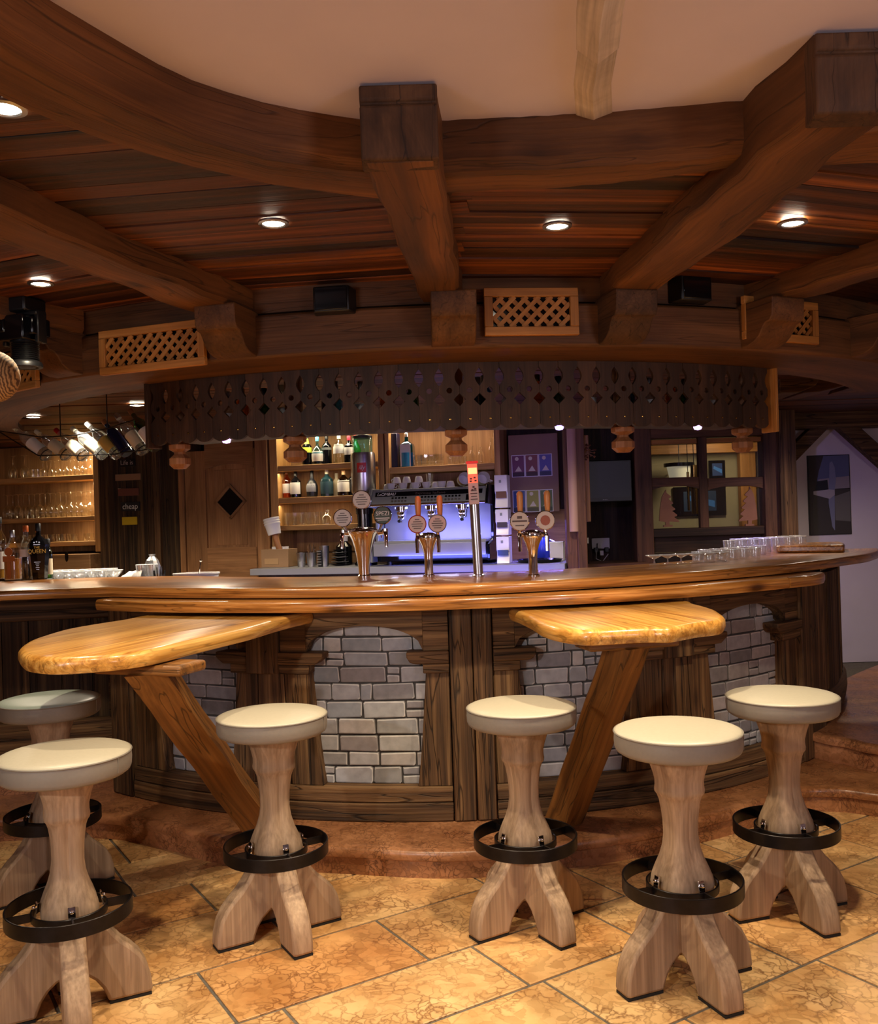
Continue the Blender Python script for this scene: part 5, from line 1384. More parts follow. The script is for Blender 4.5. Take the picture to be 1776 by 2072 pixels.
# white capsule dispenser tower
t = thing('capsule_dispenser', (0, 0, 0), 'narrow white three-tier dispenser at the espresso machine\'s side', 'dispenser'); on_counter(t, 1021, .34)
dm = bp(1017, 1050, .34)[3]; wD = 26 * dm; zD = lambda py: bp(1017, py, .34)[1] - ZC
ys = [(1140, 1085), (1083, 1030), (1028, 961)]
for k, (yb, yt) in enumerate(ys):
    zb, z1 = max(0, zD(yb)), zD(yt); hh = z1 - zb
    pr = [(-.06, zb + .002), (-.035, zb + hh * .35), (-.035, zb + hh * .42), (-.06, zb + hh * .50), (-.06, z1 - .002), (.06, z1 - .002), (.06, zb + .002)]
    mb = MB(); mb.prism(pr, -wD / 2, wD / 2, lambda p: (p[2], p[0], p[1])); ti = mb.build('tier', M['white'], t, bevel=.003)
    mb = MB(); mb.box((0, -.05, zb + hh * .40), (wD * .8, .02, hh * .2)); mb.build('opening', (paint(52, 70, 130), paint(60, 50, 60), paint(110, 66, 44))[k], ti, smooth=False)
    mb = MB(); mb.box((-.005, -.0612, zb + hh * .8), (.018, .002, .022)); mb.build('print', M['darksteel'], ti, smooth=False)
# poster board
b0 = bp(1031, 1000, -.02); b1 = bp(1131, 1000, -.02); bz0, bz1 = bp(1082, 1036, -.02)[1], bp(1082, 878, -.02)[1]
t = thing('poster_board', wp((b0[0] + b1[0]) / 2, -.02, bz0), 'brown board with two rows of three coloured cocktail prints', 'poster', rz=BRZ)
wB, hB = b1[0] - b0[0], bz1 - bz0
mb = MB(); mb.box((0, .01, hB / 2), (wB, .02, hB), 2); mb.build('board', plain('brown_board', srgb(132, 102, 80), .6, noise=.05, nscale=4), t, bevel=.003)
cols_ = [[(116, 62, 92), (130, 72, 72), (92, 92, 150)], [(62, 84, 128), (150, 146, 60), (84, 106, 60)]]
for r_ in (0, 1):
    for k in range(3):
        cx_ = (-.33 + .275 * k) * wB + .01; cz_ = hB * (.69 - .0 if r_ == 0 else .375) - (.0 if r_ == 0 else .09) - .06
        w2, h2 = wB * .268, hB * .285
        mb = MB(); mb.box((cx_, -.0015, cz_), (w2, .003, h2)); pr = mb.build('print', M['paper'], t, smooth=False)
        mb = MB(); mb.box((cx_, -.0035, cz_), (w2 - .012, .003, h2 - .012)); mb.build('picture', paint(*cols_[r_][k], .5), pr, smooth=False)
        mb = MB(); mb.prism([(cx_ - .028, cz_ - .045), (cx_ + .03, cz_ - .045), (cx_ + .004, cz_ + .0)], -.0062, -.005, lambda p: (p[0], p[2], p[1])); mb.box((cx_, -.0056, cz_ - .07), (w2 - .014, .0012, .035), mi=1); mb.lathe([(.016, 0), (.016, .001)], 12, fn=lambda p: (cx_ + p[0] - .01, -.0052 - p[2], cz_ + .06 + p[1]))
        mb.build('motif', [M['cream'], paint(*[c // 2 for c in cols_[r_][k]], .5)], pr, smooth=False)
# bits at the blue-lit end of the counter
t = thing('blue_crate', (0, 0, 0), 'small blue-lit pale box at the steel counter\'s end by the posts', 'box'); on_counter(t, 1128, .05)
mb = MB(); mb.box((0, 0, .075), (.11, .1, .15)); mb.build('box', M['paper'], t, bevel=.003); mb = MB(); mb.box((0, 0, .153), (.114, .104, .006)); mb.build('lid', M['steel'], t)
t = thing('tray', (0, 0, 0), 'black serving tray behind the right-hand beer tower', 'tray'); on_counter(t, 1092, .26)
mb = MB(); mb.lathe([(.0005, .004), (.17, .004), (.185, .026), (.18, .026), (.167, .010), (.0005, .010)], 28, cap=False); mb.build('dish', M['gloss_black'], t)
t = thing('blue_jug', (0, 0, 0), 'deep blue jug standing behind the right-hand beer tower', 'jug'); on_counter(t, 1098, -.04)
mb = MB(); mb.lathe([(.07, 0), (.08, .02), (.075, .14), (.06, .19), (.065, .2)], 20); mb.build('body', plain('blue_enamel', srgb(30, 50, 130), .25), t); mb = MB(); mb.tube([(.06, 0, .17), (.11, 0, .15), (.11, 0, .08), (.075, 0, .05)], .008, 8); mb.build('handle', M['steel'], t)

# ------------------------------------------------------------------ posts, television niche
def upright(label, x0, x1, ytop, ybot, Y, mat, depth=.1, rounded=False, name='post', cat='post'):
    a = at_y(x0, (ytop + ybot) / 2, Y); b = at_y(x1, (ytop + ybot) / 2, Y); z1 = at_y(x0, ytop, Y)[2]; z0 = at_y(x0, ybot, Y)[2]
    mb = MB()
    if rounded: mb.lathe([((b[0] - a[0]) / 2, z0), ((b[0] - a[0]) / 2, z1)], 20, ((a[0] + b[0]) / 2, Y, 0))
    else: mb.box(((a[0] + b[0]) / 2, Y + depth / 2, (z0 + z1) / 2), (b[0] - a[0], depth, z1 - z0), 2)
    return tag(mb.build(name, mat, bevel=0 if rounded else .006, seg=2), label, cat)
upright('reddish timber post right of the poster board', 1143, 1164, 700, 1230, 7.15, M['post'])
upright('second reddish timber post, next to the television niche', 1165, 1184, 700, 1230, 7.10, M['post'])
upright('long pale rolled-up screen leaning on the timber posts', 1149, 1167, 866, 1076, 7.112, plain('pale_roll', srgb(176, 140, 124), .6), rounded=True, name='rolled_screen', cat='roll')
upright('narrow olive brown lath hanging beside the television', 1184, 1193, 880, 1056, 7.3, M['door'], .03, name='lath', cat='lath')
mb = MB(); rg = random.Random(2)
pc = at_y(1187, 915, 7.25)
for k in range(34):
    d_ = Vector((rg.gauss(0, 1), rg.gauss(0, .6), rg.gauss(.2, 1))).normalized(); e_ = d_ * rg.uniform(.03, .075)
    mb.tube([(0, 0, 0), e_], [.0015, .001], 4); c = rg.choice([(.5, .3, .2), (.8, .6, .35), (.35, .2, .15)])
    mb.lathe([(.001, -.008), (.010, 0), (.001, .008)], 6, tuple(e_), col=c)
o = mb.build('dried_flowers', plain('dried_petals', srgb(150, 110, 80), .8, vcol=True)); o.location = pc
tag(o, 'bunch of dried flowers tied to the lath above the television', 'dried flowers')
slab('wall_niche', (1.50, 8.9, 1.2), (.80, .1, 2.3), M['darkwall'], 2)
p0, p1 = at_y(1187, 932, 8.2), at_y(1281, 1014, 8.2)
t = thing('television', ((p0[0] + p1[0]) / 2 - .06, 8.25, (p0[2] + p1[2]) / 2), 'black flat television, switched off, between the timber posts', 'television')
wT, hT = p1[0] - p0[0] + .12, p0[2] - p1[2]
mb = MB(); mb.box((0, 0, 0), (wT, .05, hT)); mb.build('casing', M['black'], t, bevel=.008, seg=2)
mb = MB(); mb.box((0, -.026, .012), (wT - .04, .004, hT - .06)); mb.build('screen', plain('tv_glass', srgb(30, 36, 42), .4), t, smooth=False)
mb = MB(); mb.box((0, .3, 0), (.1, .6, .1)); mb.build('bracket', M['black'], t)
mb = MB()
for k in range(3): mb.box((.0 + .015 * k, -.029, -hT / 2 + .022), (.007, .003, .006))
mb.build('logo', M['paper'], t, smooth=False)
pS = at_y(1215, 1140, 8.2)
mb = MB(); mb.box((pS[0] + .05, 8.4, pS[2] - .02), (.72, .5, .04), 0); tag(mb.build('niche_shelf', M['post'], bevel=.004), 'wooden shelf below the television', 'shelf')
pP = at_y(1218, 1100, 8.75)
t = thing('socket_panel', (pP[0], 8.838, pP[2]), 'white socket panel with plugs and cables below the television', 'socket')
mb = MB(); mb.box((0, 0, 0), (.17, .02, .10)); mb.build('plate', M['paper'], t, bevel=.003)
for k, (x, z) in enumerate(((-.05, -.06), (.0, -.09), (.05, -.06), (-.02, -.02))):
    mb = MB(); mb.box((x, -.03, z), (.035, .05, .045)); mb.build('plug', M['paper'] if k % 2 else M['black'], t, bevel=.003)
mb = MB(); mb.tube([(-.05, -.05, -.06), (-.06, -.08, -.14), (.0, -.08, -.17), (.06, -.06, -.1)], .004, 6); mb.build('cable', M['paper'], t)
t = thing('dark_bottle', (at_y(1192, 1140, 8.0)[0], 8.22, pS[2]), 'small dark bottle with a pale label at the television shelf\'s left end', 'bottle')
mb = MB(); mb.lathe([(.035, 0), (.035, .22), (.013, .28), (.013, .34)], 14); mb.build('body', BK, t)
mb = MB(); mb.lathe([(.0362, .18), (.0362, .23)], 14, cap=False); mb.build('label', M['paper'], t)

# ------------------------------------------------------------------ interior window with a view into the next room
YW = 8.3
def wz(px, py, Y=YW): a = at_y(px, py, Y); return a[0], a[2]
def wbox(mb, x0, y0, x1, y1, Y=YW, d=.1, g=0, mi=0, inset=0):
    a = wz(x0, (y0 + y1) / 2, Y); b = wz(x1, (y0 + y1) / 2, Y); c = wz((x0 + x1) / 2, y0, Y); e = wz((x0 + x1) / 2, y1, Y)
    mb.box(((a[0] + b[0]) / 2, Y + d / 2 + inset, (c[1] + e[1]) / 2), (b[0] - a[0], d, c[1] - e[1]), g, None, mi)
for (x0, x1, lb) in ((1284, 1319, 'reddish post left of the interior window'), (1546, 1577, 'reddish post at the right of the interior window')):
    upright(lb, x0, x1, 690, 1230, YW - .03, M['post'], .16)
upright('dark cracked corner post beside the white wall', 1578, 1612, 690, 1230, YW - .10, M['old'], .2)
t = thing('window_1', (wz(1432, 1068)[0], YW, wz(1432, 1068)[1]), 'interior window with carved fir trees and a view to the next room', 'window'); t['kind'] = 'structure'
wb_ = Vector(t.location)
def wpart(nm, mat, boxes, **kw):
    mb = MB()
    for b in boxes: wbox(mb, *b, **kw)
    mb.v = [tuple(Vector(p) - wb_) for p in mb.v]; return mb.build(nm, mat, t, bevel=.004)
wpart('lintel', M['post'], [(1314, 862, 1550, 884)], d=.14)
wpart('head_rail', M['pine_vent'], [(1318, 886, 1548, 896)], d=.08, inset=.03)
wpart('mullion', M['post'], [(1414, 884, 1432, 1068)], d=.06, g=2)
wpart('transom', M['post'], [(1318, 966, 1414, 984), (1432, 966, 1546, 984)], d=.055)
wpart('sill', M['darkwall'], [(1316, 1067, 1550, 1084)], d=.16)
wpart('pane', M['pane'], [(1319, 897, 1546, 1066)], d=.006, inset=.07)
# transom arch pieces
mb = MB()
for (x0, x1) in ((1318, 1414), (1432, 1546)):
    a = wz(x0, 984); b = wz(x1, 984); n = 10
    mb.strip([(a[0] + (b[0] - a[0]) * i / n, a[1] - .035 * (abs(i / n - .5) * 2) ** 2.2, a[1] + .002) for i in range(n + 1)], lambda s_, z, tt: (s_ - wb_.x, tt - wb_.y, z - wb_.z), YW + .002, YW + .05)
mb.build('arch_bracket', M['post'], t, smooth=False)
def fir(px, pyb, pyt, wpx, flip, label):
    x0, zb = wz(px, pyb); zt = wz(px, pyt)[1]; h = zt - zb; w = wpx * YW / F; s_ = -1 if flip else 1
    q = thing('carved_fir', (x0, YW + .045, zb), label, 'ornament', 'carved fir trees in the interior window')
    pts = [(.12 * w, 0), (.09 * w, .06 * h), (.08 * w, .14 * h)]
    for k in range(5):
        z0 = .12 + .165 * k; wd = .62 - .10 * k
        pts += [(wd * w, z0 * h), (wd * w * 1.02, (z0 + .03) * h), ((wd - .26) * w, (z0 + .135) * h)]
    pts += [(-.06 * w, h)]
    left = [(-.30 * w, .80 * h), (-.42 * w, .5 * h), (-.48 * w, .16 * h), (-.14 * w, .13 * h), (-.12 * w, 0)]
    poly = [(x * s_, z) for x, z in pts + left]
    if flip: poly = poly[::-1]
    mb = MB(); mb.prism(poly, 0, .018, lambda p: (p[0], p[2], p[1]), g=1); mb.build('silhouette', M['tree_wood'], q, smooth=False)
    mb = MB(); mb.box((0, .01, .008), (w * .5, .03, .016)); mb.build('base', M['tree_wood'], q)
fir(1354, 1066, 990, 36, False, 'carved wooden fir tree at the window\'s side nearest the television')
fir(1520, 1064, 984, 34, True, 'carved wooden fir tree at the window\'s side nearest the ski photograph')
# panelled wall under the window
mb = MB(); rg = random.Random(3)
a = wz(1318, 1084); b = wz(1546, 1200)
for k in range(5):
    z1 = a[1] - k * .16; mb.box(((a[0] + b[0]) / 2, YW + .08, z1 - .078), (b[0] - a[0], .06, .154), 0, col=(.9, .9, .9))
struct(mb.build('wall_panelling', M['darkwall'], smooth=False))
# the next room: wall, picture, pendants, lamp
slab('wall_next_room', (3.6, 10.4, 1.4), (3.6, .1, 2.2), plain('beige_plaster', srgb(176, 158, 118), .85, noise=.04, nscale=5))
YR = 10.3
def npos(px, py, Y=YR): return Vector(at_y(px, py, Y))
mb = MB(); c = (npos(1440, 905) + npos(1440, 915)) / 2; mb.box((c.x, YR - .2, c.z), (1.5, .1, .10), 0); c = npos(1505, 980); mb.box((c.x, YR - .1, c.z - .1), (.17, .1, 1.5), 2)
struct(mb.build('trim_3', M['pine_vent'], bevel=.004))
def picture(label, x0, y0, x1, y1, fill, accent):
    a, b = npos(x0, y0), npos(x1, y1); c = (a + b) / 2; w, h = b.x - a.x, a.z - b.z
    q = thing('framed_picture', (c.x, YR + .02, c.z), label, 'picture')
    mb = MB(); mb.box((0, 0, 0), (w, .03, h)); mb.build('frame', M['gloss_black'], q, bevel=.003)
    mb = MB(); mb.box((0, -.017, 0), (w * .62, .004, h * .68)); im = mb.build('image', fill, q, smooth=False)
    mb = MB(); mb.prism([(-w * .25, h * .05), (w * .28, -h * .22), (w * .28, h * .0), (-w * .2, h * .2)], -.021, -.0195, lambda p: (p[0], p[2], p[1])); mb.build('stroke', accent, im, smooth=False)
picture('dark framed blue picture seen in the window\'s upper half', 1434, 932, 1468, 968, paint(24, 60, 120), paint(70, 140, 220))
picture('wide dark framed blue picture seen in the window\'s lower half', 1362, 986, 1470, 1042, paint(24, 52, 84), paint(60, 120, 190))
def pendant(px, y0, y1, wpx, label, cord_to):
    a, b = npos(px, y0, 9.4), npos(px, y1, 9.4); r = wpx * 9.4 / F / 2
    q = thing('pendant_lamp', (a.x, 9.4, b.z), label, 'pendant lamp', 'brass tube pendants in the next room'); h = a.z - b.z
    mb = MB(); mb.lathe([(r * .9, 0), (r, .004), (r, h), (r * .9, h)], 20, cap=False); mb.lathe([(r * .9, h - .01), (.001, h)], 20); mb.build('tube', M['brass'], q)
    mb = MB(); mb.tube([(0, 0, h), (0, 0, cord_to - b.z)], .004, 6); mb.build('cord', M['black'], q)
pendant(1403, 941, 1040, 13, 'thicker brass tube pendant seen through the interior window', 2.352)
pendant(1391, 955, 1033, 5, 'thin brass tube pendant seen through the interior window', 2.352)
a = npos(1374, 955, 9.9)
t = thing('wall_lamp', (a.x, 9.9, a.z), 'cream shaded lamp with a dark lid seen through the window', 'lamp')
mb = MB(); mb.lathe([(.16, .055), (.16, .095), (.05, .10)], 24); mb.build('lid', M['gloss_black'], t)
mb = MB(); mb.lathe([(.10, -.08), (.13, .055)], 24, cap=False); mb.build('lamp_shade', plain('lamp_shade_cloth', srgb(206, 196, 164), .7, emit=(1, .85, .6), estr=.25), t)
mb = MB(); mb.tube([(0, 0, .1), (0, 0, .5)], .004, 6); mb.tube([(0, 0, .0), (0, .4, .0)], .01, 6); mb.build('stem', M['black'], t)
spot('violet_fill', (2.1, 6.6, 1.9), 24, (.34, .28, 1.0), 62, .9, .02, (3.9, 8.9, 1.0))  # unseen violet spot added to tint the white wall
spot('violet_fill', (1.75, 6.35, 1.86), 95, (.34, .28, 1.0), 44, .9, .02, (1.95, 5.9, 1.2))  # unseen violet spot added to make the worktop glasses glow
area('next_room_lamp', (3.0, 9.3, 2.2), 6.0, (1.0, .86, .64), .3, .3, (3.0, 10.3, 1.2))

# ------------------------------------------------------------------ white wall on the right with timber framing and a ski photograph
YP = 8.75
slab('wall_white', (4.55, 8.95, 1.2), (2.5, .1, 2.4), M['plaster'])
def pbox(label, pts, Y, d, mat, g=0, name='timber_brace', cat='timber'):
    P = [at_y(x, y, Y) for x, y in pts]; mb = MB()
    mb.prism([(p[0], p[2]) for p in P][::-1], Y, Y + d, lambda p: (p[0], p[2], p[1]), g=g)
    return tag(mb.build(name, mat, bevel=.006, seg=2), label, cat)
pbox('old header beam over the white wall and ski photograph', [(1578, 796), (1800, 790), (1800, 862), (1578, 868)], 8.55, .2, M['old'], name='header_beam', cat='beam')
pbox('slanting brace from the cracked corner post to the header beam', [(1600, 905), (1640, 866), (1678, 864), (1602, 942)], 8.62, .12, M['old'], g=0)
pbox('slanting brace to the far right of the ski photograph', [(1695, 864), (1738, 862), (1800, 918), (1800, 958)], 8.62, .12, M['old'])
pbox('bark-covered log under the timber ring at the right', [(1578, 742), (1650, 738), (1664, 760), (1650, 780), (1620, 793), (1578, 795)], 6.2, .5, M['old'], name='log', cat='log')
pbox('shaped beam end right of the bark-covered log', [(1655, 730), (1735, 715), (1738, 750), (1728, 775), (1660, 792), (1625, 795)], 6.3, .4, M['fascia'], name='beam_stub', cat='beam')
pbox('stepped beam disappearing at the right edge above the header', [(1735, 742), (1830, 735), (1830, 776), (1722, 784), (1738, 760)], 6.4, .4, M['fascia'], name='beam_stub', cat='beam')
c00, c10, c11, c01 = (at_y(x, y, YP) for x, y in ((1644, 920), (1731, 916), (1738, 1081), (1651, 1084)))
t = thing('ski_photograph', ((c00[0] + c10[0]) / 2, YP + .14, c01[2]), 'tall ski photograph hanging on the white wall', 'picture')
wP, hP = c10[0] - c00[0], c00[2] - c01[2]
mb = MB(); mb.box((0, .01, hP / 2), (wP, .024, hP)); mb.build('canvas', paint(44, 40, 40, .6), t)
def flat(nm, poly, dep, mat):
    mb = MB(); mb.prism([((x - .5) * wP, (1 - y) * hP) for x, y in poly][::-1], -.002 - dep - .0012, -.002 - dep, lambda p: (p[0], p[2], p[1])); mb.build(nm, mat, t, smooth=False)
flat('sky', [(.02, .01), (.98, .01), (.98, .42), (.02, .42)], 0, paint(92, 98, 128, .6))
flat('cloud_bank', [(.25, .30), (.98, .27), (.98, .43), (.20, .43)], .0015, paint(150, 140, 142, .6))
flat('slope', [(.02, .44), (.98, .42), (.98, .99), (.02, .99)], .0015, paint(62, 56, 52, .6))
flat('rocks', [(.62, .52), (.98, .46), (.98, .84), (.62, .82)], .003, paint(110, 106, 100, .6))
flat('dark_ridge', [(.16, .33), (.46, .31), (.48, .44), (.12, .44)], .003, paint(24, 26, 34, .6))
flat('rider', [(.02, .01), (.38, .01), (.26, .2), (.16, .45), (.10, .6), (.10, .99), (.02, .99)], .0045, paint(52, 44, 44, .6))
flat('ski', [(.52, .10), (.58, .08), (.64, .16), (.66, .3), (.62, .46), (.60, .95), (.54, .90), (.47, .60), (.50, .3)], .0045, paint(126, 128, 150, .6))
flat('snow_spray', [(.12, .45), (.5, .43), (.62, .44), (.62, .5), (.5, .55), (.12, .49)], .006, paint(170, 160, 164, .6))
# ================================================================== fretwork valance hanging from the timber ring
RV = 2.95
val = thing('valance', (BC[0], BC[1] - RV, 1.88), 'dark fretwork valance of scalloped boards with lens, dot and diamond cut-outs over the bar', 'valance')
VL = Vector(val.location)
BWD = math.radians(1.686) * RV
def vmap(s0):
    return lambda p: tuple(Vector(pol(p[2], math.degrees((s0 + p[0]) / RV), p[1])) - VL)
def half_board(sg, lens_w):
    h = BWD / 2 - .0006; zb = 1.880
    P = [(0, zb)] + [(h * i / 6, zb + .019 * (i / 6) ** 2.4) for i in range(1, 7)]
    P += [(h, 1.981), (h - .0265, 2.008), (h, 2.035), (h, 2.066)]
    P += [(h - lens_w * math.sin(PI * i / 8), 2.066 + .078 * i / 8) for i in range(1, 8)]
    P += [(h, 2.144), (h, 2.167), (0, 2.167), (0, 2.061)]
    P += [(.0125 * math.sin(PI * i / 8), 2.048 + .0125 * math.cos(PI * i / 8)) for i in range(1, 8)]
    P += [(0, 2.0355)]
    return [(x * sg, z) for x, z in (P if sg > 0 else P[::-1])]
rg = random.Random(8)
mbs = [MB(), MB()]; sc_ = MB()
k0, k1 = -27.0, 32.8; nb_ = int((k1 - k0) / 1.686)
for i in range(nb_):
    d = k0 + 1.686 * (i + .5); s0 = rad(d) * RV; t0 = RV - .016 + rg.uniform(-.003, .003); q = rg.uniform(.8, 1.1)
    m_ = mbs[0] if d < 17.7 else mbs[1]; off = [rg.uniform(0, 9) for _ in range(3)]
    for sg in (1, -1): m_.prism(half_board(sg, .019), t0, t0 + .016, vmap(s0), g=1, off=off)
    sc_.lathe([(.0045, 0), (.0045, .003), (.0005, .0042)], 8, fn=lambda p, s0=s0, t0=t0: tuple(Vector(pol(t0 + .016 + p[2], math.degrees((s0 + p[0]) / RV), 1.925 + p[1])) - VL))
mbs[0].build('fretwork_panel', M['fret'], val, smooth=False); mbs[1].build('fretwork_panel', M['fret'], val, smooth=False)
sc_.build('screws', M['brass'], val)['kind'] = 'stuff'
for d, mt in ((k0 - .25, 'fret'), (k1 + .2, 'pine_vent')):
    mb = MB(); a = rad(d); Rm = Matrix(((math.cos(a), math.sin(a), 0), (math.sin(a), -math.cos(a), 0), (0, 0, 1)))
    mb.box(Vector(pol(RV - .03, d, 2.02)) - VL, (.018, .09, .31 if mt == 'pine_vent' else .30), 2, Rm); mb.build('end_strip', M[mt], val, bevel=.002)
# turned post ends showing below the valance, each post standing in the canopy behind it
def finial(th, label, zt=1.905, R=2.83):
    t = thing('turned_post', pol(R, th, 1.775), label, 'post', 'turned octagonal post ends', rad(th))
    prof = [(.0005, 0), (.030, .0), (.052, .020), (.052, .048), (.028, .068), (.026, .078), (.052, .092), (.053, .112), (.040, .125), (.040, .385)]
    mb = MB(); mb.lathe(prof, 8, fn=lambda p: tuple(Matrix.Rotation(PI / 8, 3, 'Z') @ Vector(p))); mb.build('shaft', M['turned'], t, smooth=False)
for th, lb in ((-25.8, 'pinkish turned post end below the valance\'s end next to the hanging bottles'), (-13.4, 'turned post end below the valance in front of the bright bottle shelf'), (1.35, 'golden turned post end below the valance in front of the glass carafes'),
               (17.0, 'turned post end below the valance beside the television'), (31.1, 'turned post end below the valance in front of the interior window')):
    finial(th, lb)
# ring plate the posts hang from and a bottle shelf hidden behind the fretwork
mb = MB(); mb.strip(arccols(2.8, -28, 34, 1.912, 1.93, 40), arc(2.8), 2.55, 2.90)
tag(mb.build('canopy_shelf', M['fret']), 'curved shelf hidden behind the fretwork, carrying bottles glimpsed through the holes', 'shelf')
vb = [('gl_clear', M['steel']), ('gl_amber', M['brass']), ('gl_green', M['black']), ('gl_clear', M['cream']), ('gl_navy', M['steel']), ('gl_blue', M['steel'])]
protos = []
for i in range(22):
    th = -23 + i * 2.5 + rg.uniform(-.5, .5)
    if any(abs(th - f) < 1.6 for f in (-25.8, -13.4, 1.35, 17.0, 31.1)): th += 1.7
    k = i % 6
    if i < 6:
        o = bottle('bottle glimpsed through the holes of the fretwork valance', 'bottles behind the fretwork valance', .215, .034, M[vb[k][0]], vb[k][1], M['paper'] if k in (0, 3) else None, 'tall' if k % 2 else 'squat'); protos.append(o)
    else: o = copy_tree(protos[k])
    put(o, pol(2.66 + .05 * (i % 2), th, 1.931), rad(th))
# purple and red puck lights under the canopy
def puck(th, col, power, label, R=2.86, z=1.905):
    t = thing('puck_light', pol(R, th, z), label, 'puck light', 'coloured puck lights under the valance')
    mb = MB(); mb.lathe([(.030, 0), (.030, -.010), (.022, -.012)], 18); mb.build('housing', M['steel'], t)
    mb = MB(); mb.lathe([(.0005, -.030), (.016, -.026), (.021, -.0125), (.0005, -.0125)], 16); mb.build('lens', emitter('puck_%d' % round(th), col, 5), t)
    q = Vector(pol(R - .3, th, z - .02)); spot('puck_beam', q, power, col, 80, .8, .02, (q.x * 1.35, 7.6, 1.15))
puck(-20.0, (.72, .35, 1.0), 9.0, 'purple puck light under the valance before the pine door')
puck(10.6, (.42, .28, 1.0), 34.0, 'bright violet puck light under the valance over the right-hand taps')
puck(24.8, (.60, .36, 1.0), 9.0, 'small violet puck light under the valance before the interior window')
spot('red_glow', pol(2.55, 0, 1.88), 3, (1.0, .12, .10), 160, .9, .02)

# ================================================================== work ledge behind the worktop, on the staff side
mb = MB(); mb.strip(arccols(1.9, -46, 80, 1.055, 1.085, 50), arc(1.9), 1.55, 2.11)
tag(mb.build('work_ledge', M['steel']), 'steel work ledge on the staff side just below the worktop', 'ledge')

# ================================================================== beer towers
def badge(parent, c, r, face, rim, kind, tilt=0.0, yaw=0.0):
    """round tap badge facing -y"""
    Rz = Matrix.Rotation(yaw, 3, 'Z') @ Matrix.Rotation(tilt, 3, 'X'); c = Vector(c)
    f = lambda p: tuple(c + Rz @ Vector((p[0], p[2], p[1])))
    mb = MB(); mb.lathe([(.0005, .014), (r * .9, .014), (r, .010), (r, -.004), (r * .93, -.007), (r * .88, -.004)], 28, fn=f, cap=False); b = mb.build('badge', rim, parent)
    mb = MB(); mb.lathe([(.0005, -.0045), (r * .885, -.0045), (r * .885, -.002)], 28, fn=f, cap=False); mb.build('badge_face', face, b)
    mb = MB()
    ink = paint(86, 66, 62)
    if kind == 'lines':
        for i, w in enumerate((.5, .9, 1.25, 1.1, .8)): mb.box(c + Rz @ Vector((0, -.0062, r * (.5 - .24 * i))), (r * w, .002, r * .085), 0, Rz)
    if kind == 'band':
        mb.box(c + Rz @ Vector((0, -.0062, 0)), (r * 1.5, .002, r * .16), 0, Rz); mb.box(c + Rz @ Vector((0, -.0062, r * .38)), (r * .5, .002, r * .28), 0, Rz); mb.box(c + Rz @ Vector((0, -.0062, -r * .45)), (r * .9, .002, r * .1), 0, Rz)
    if kind == 'crest':
        mb.prism([(r * .5 * math.cos(2 * PI * i / 12), r * .52 * math.sin(2 * PI * i / 12)) for i in range(12)], -.0068, -.005, lambda p: tuple(c + Rz @ Vector((p[0], p[2], p[1])))); ink = paint(150, 80, 60)
    if kind == 'text':
        mb.box(c + Rz @ Vector((0, -.0062, -r * .30)), (r * 1.5, .002, r * .10), 0, Rz); mb.box(c + Rz @ Vector((0, -.0062, -r * .5)), (r * 1.1, .002, r * .08), 0, Rz); ink = M['paper']
    if mb.v: mb.build('badge_print', ink, b, smooth=False)
    if kind == 'text': words('lettering', 'SPEZI', r * .62, M['paper'], b, c + Rz @ Vector((0, -.0065, r * .18)), (PI / 2 + tilt, 0, yaw))
    return b
FACE = plain('pale_badge_enamel', srgb(196, 180, 172), .35); GREEN = plain('dark_green_enamel', srgb(40, 54, 36), .35)
def tower_pos(px, py=1168):
    return at_z(px, py, 1.2155)
TK = 4.78 / F
t = thing('beer_tower', tower_pos(737, 1167), 'big funnel-shaped chrome beer tower with three round badges', 'beer tower')
mb = MB(); mb.lathe([(.034, 0), (.034, .006), (.028, .012), (.030, .05), (.037, .10), (.047, .15), (.060, .19), (.074, .218), (.082, .228), (.083, .234), (.076, .243), (.05, .252), (.0005, .256)], 36); mb.build('column', M['chrome'], t)
mb = MB(); mb.lathe([(.0005, .2565), (.03, .2555), (.074, .2445), (.0825, .2345), (.074, .238), (.0005, .25)], 32); mb.build('cap_plate', plain('brown_mirror', srgb(70, 40, 32), .1, metal=.8), t)
for x, z in ((-.10, .305), (.0, .395), (.105, .312)):
    bx_ = badge(t, (x, -.02, z), .0475 if x else .049, GREEN if x > 0 else FACE, M['chrome'], 'text' if x > 0 else 'lines')
    mb = MB(); mb.tube([(x * .8, 0, .235), (x * .95, -.004, z - .045)], .006, 8); mb.build('stalk', M['steel'], bx_)
for x in (-.10, .115):
    mb = MB(); mb.tube([(x * .7, 0, .222), (x, -.02, .228), (x * 1.05, -.045, .21), (x * 1.06, -.05, .15)], [.012, .014, .011, .009], 10); mb.lathe([(.016, -.012), (.016, .012)], 12, (x, -.02, .232)); mb.build('faucet', M['chrome'], t)
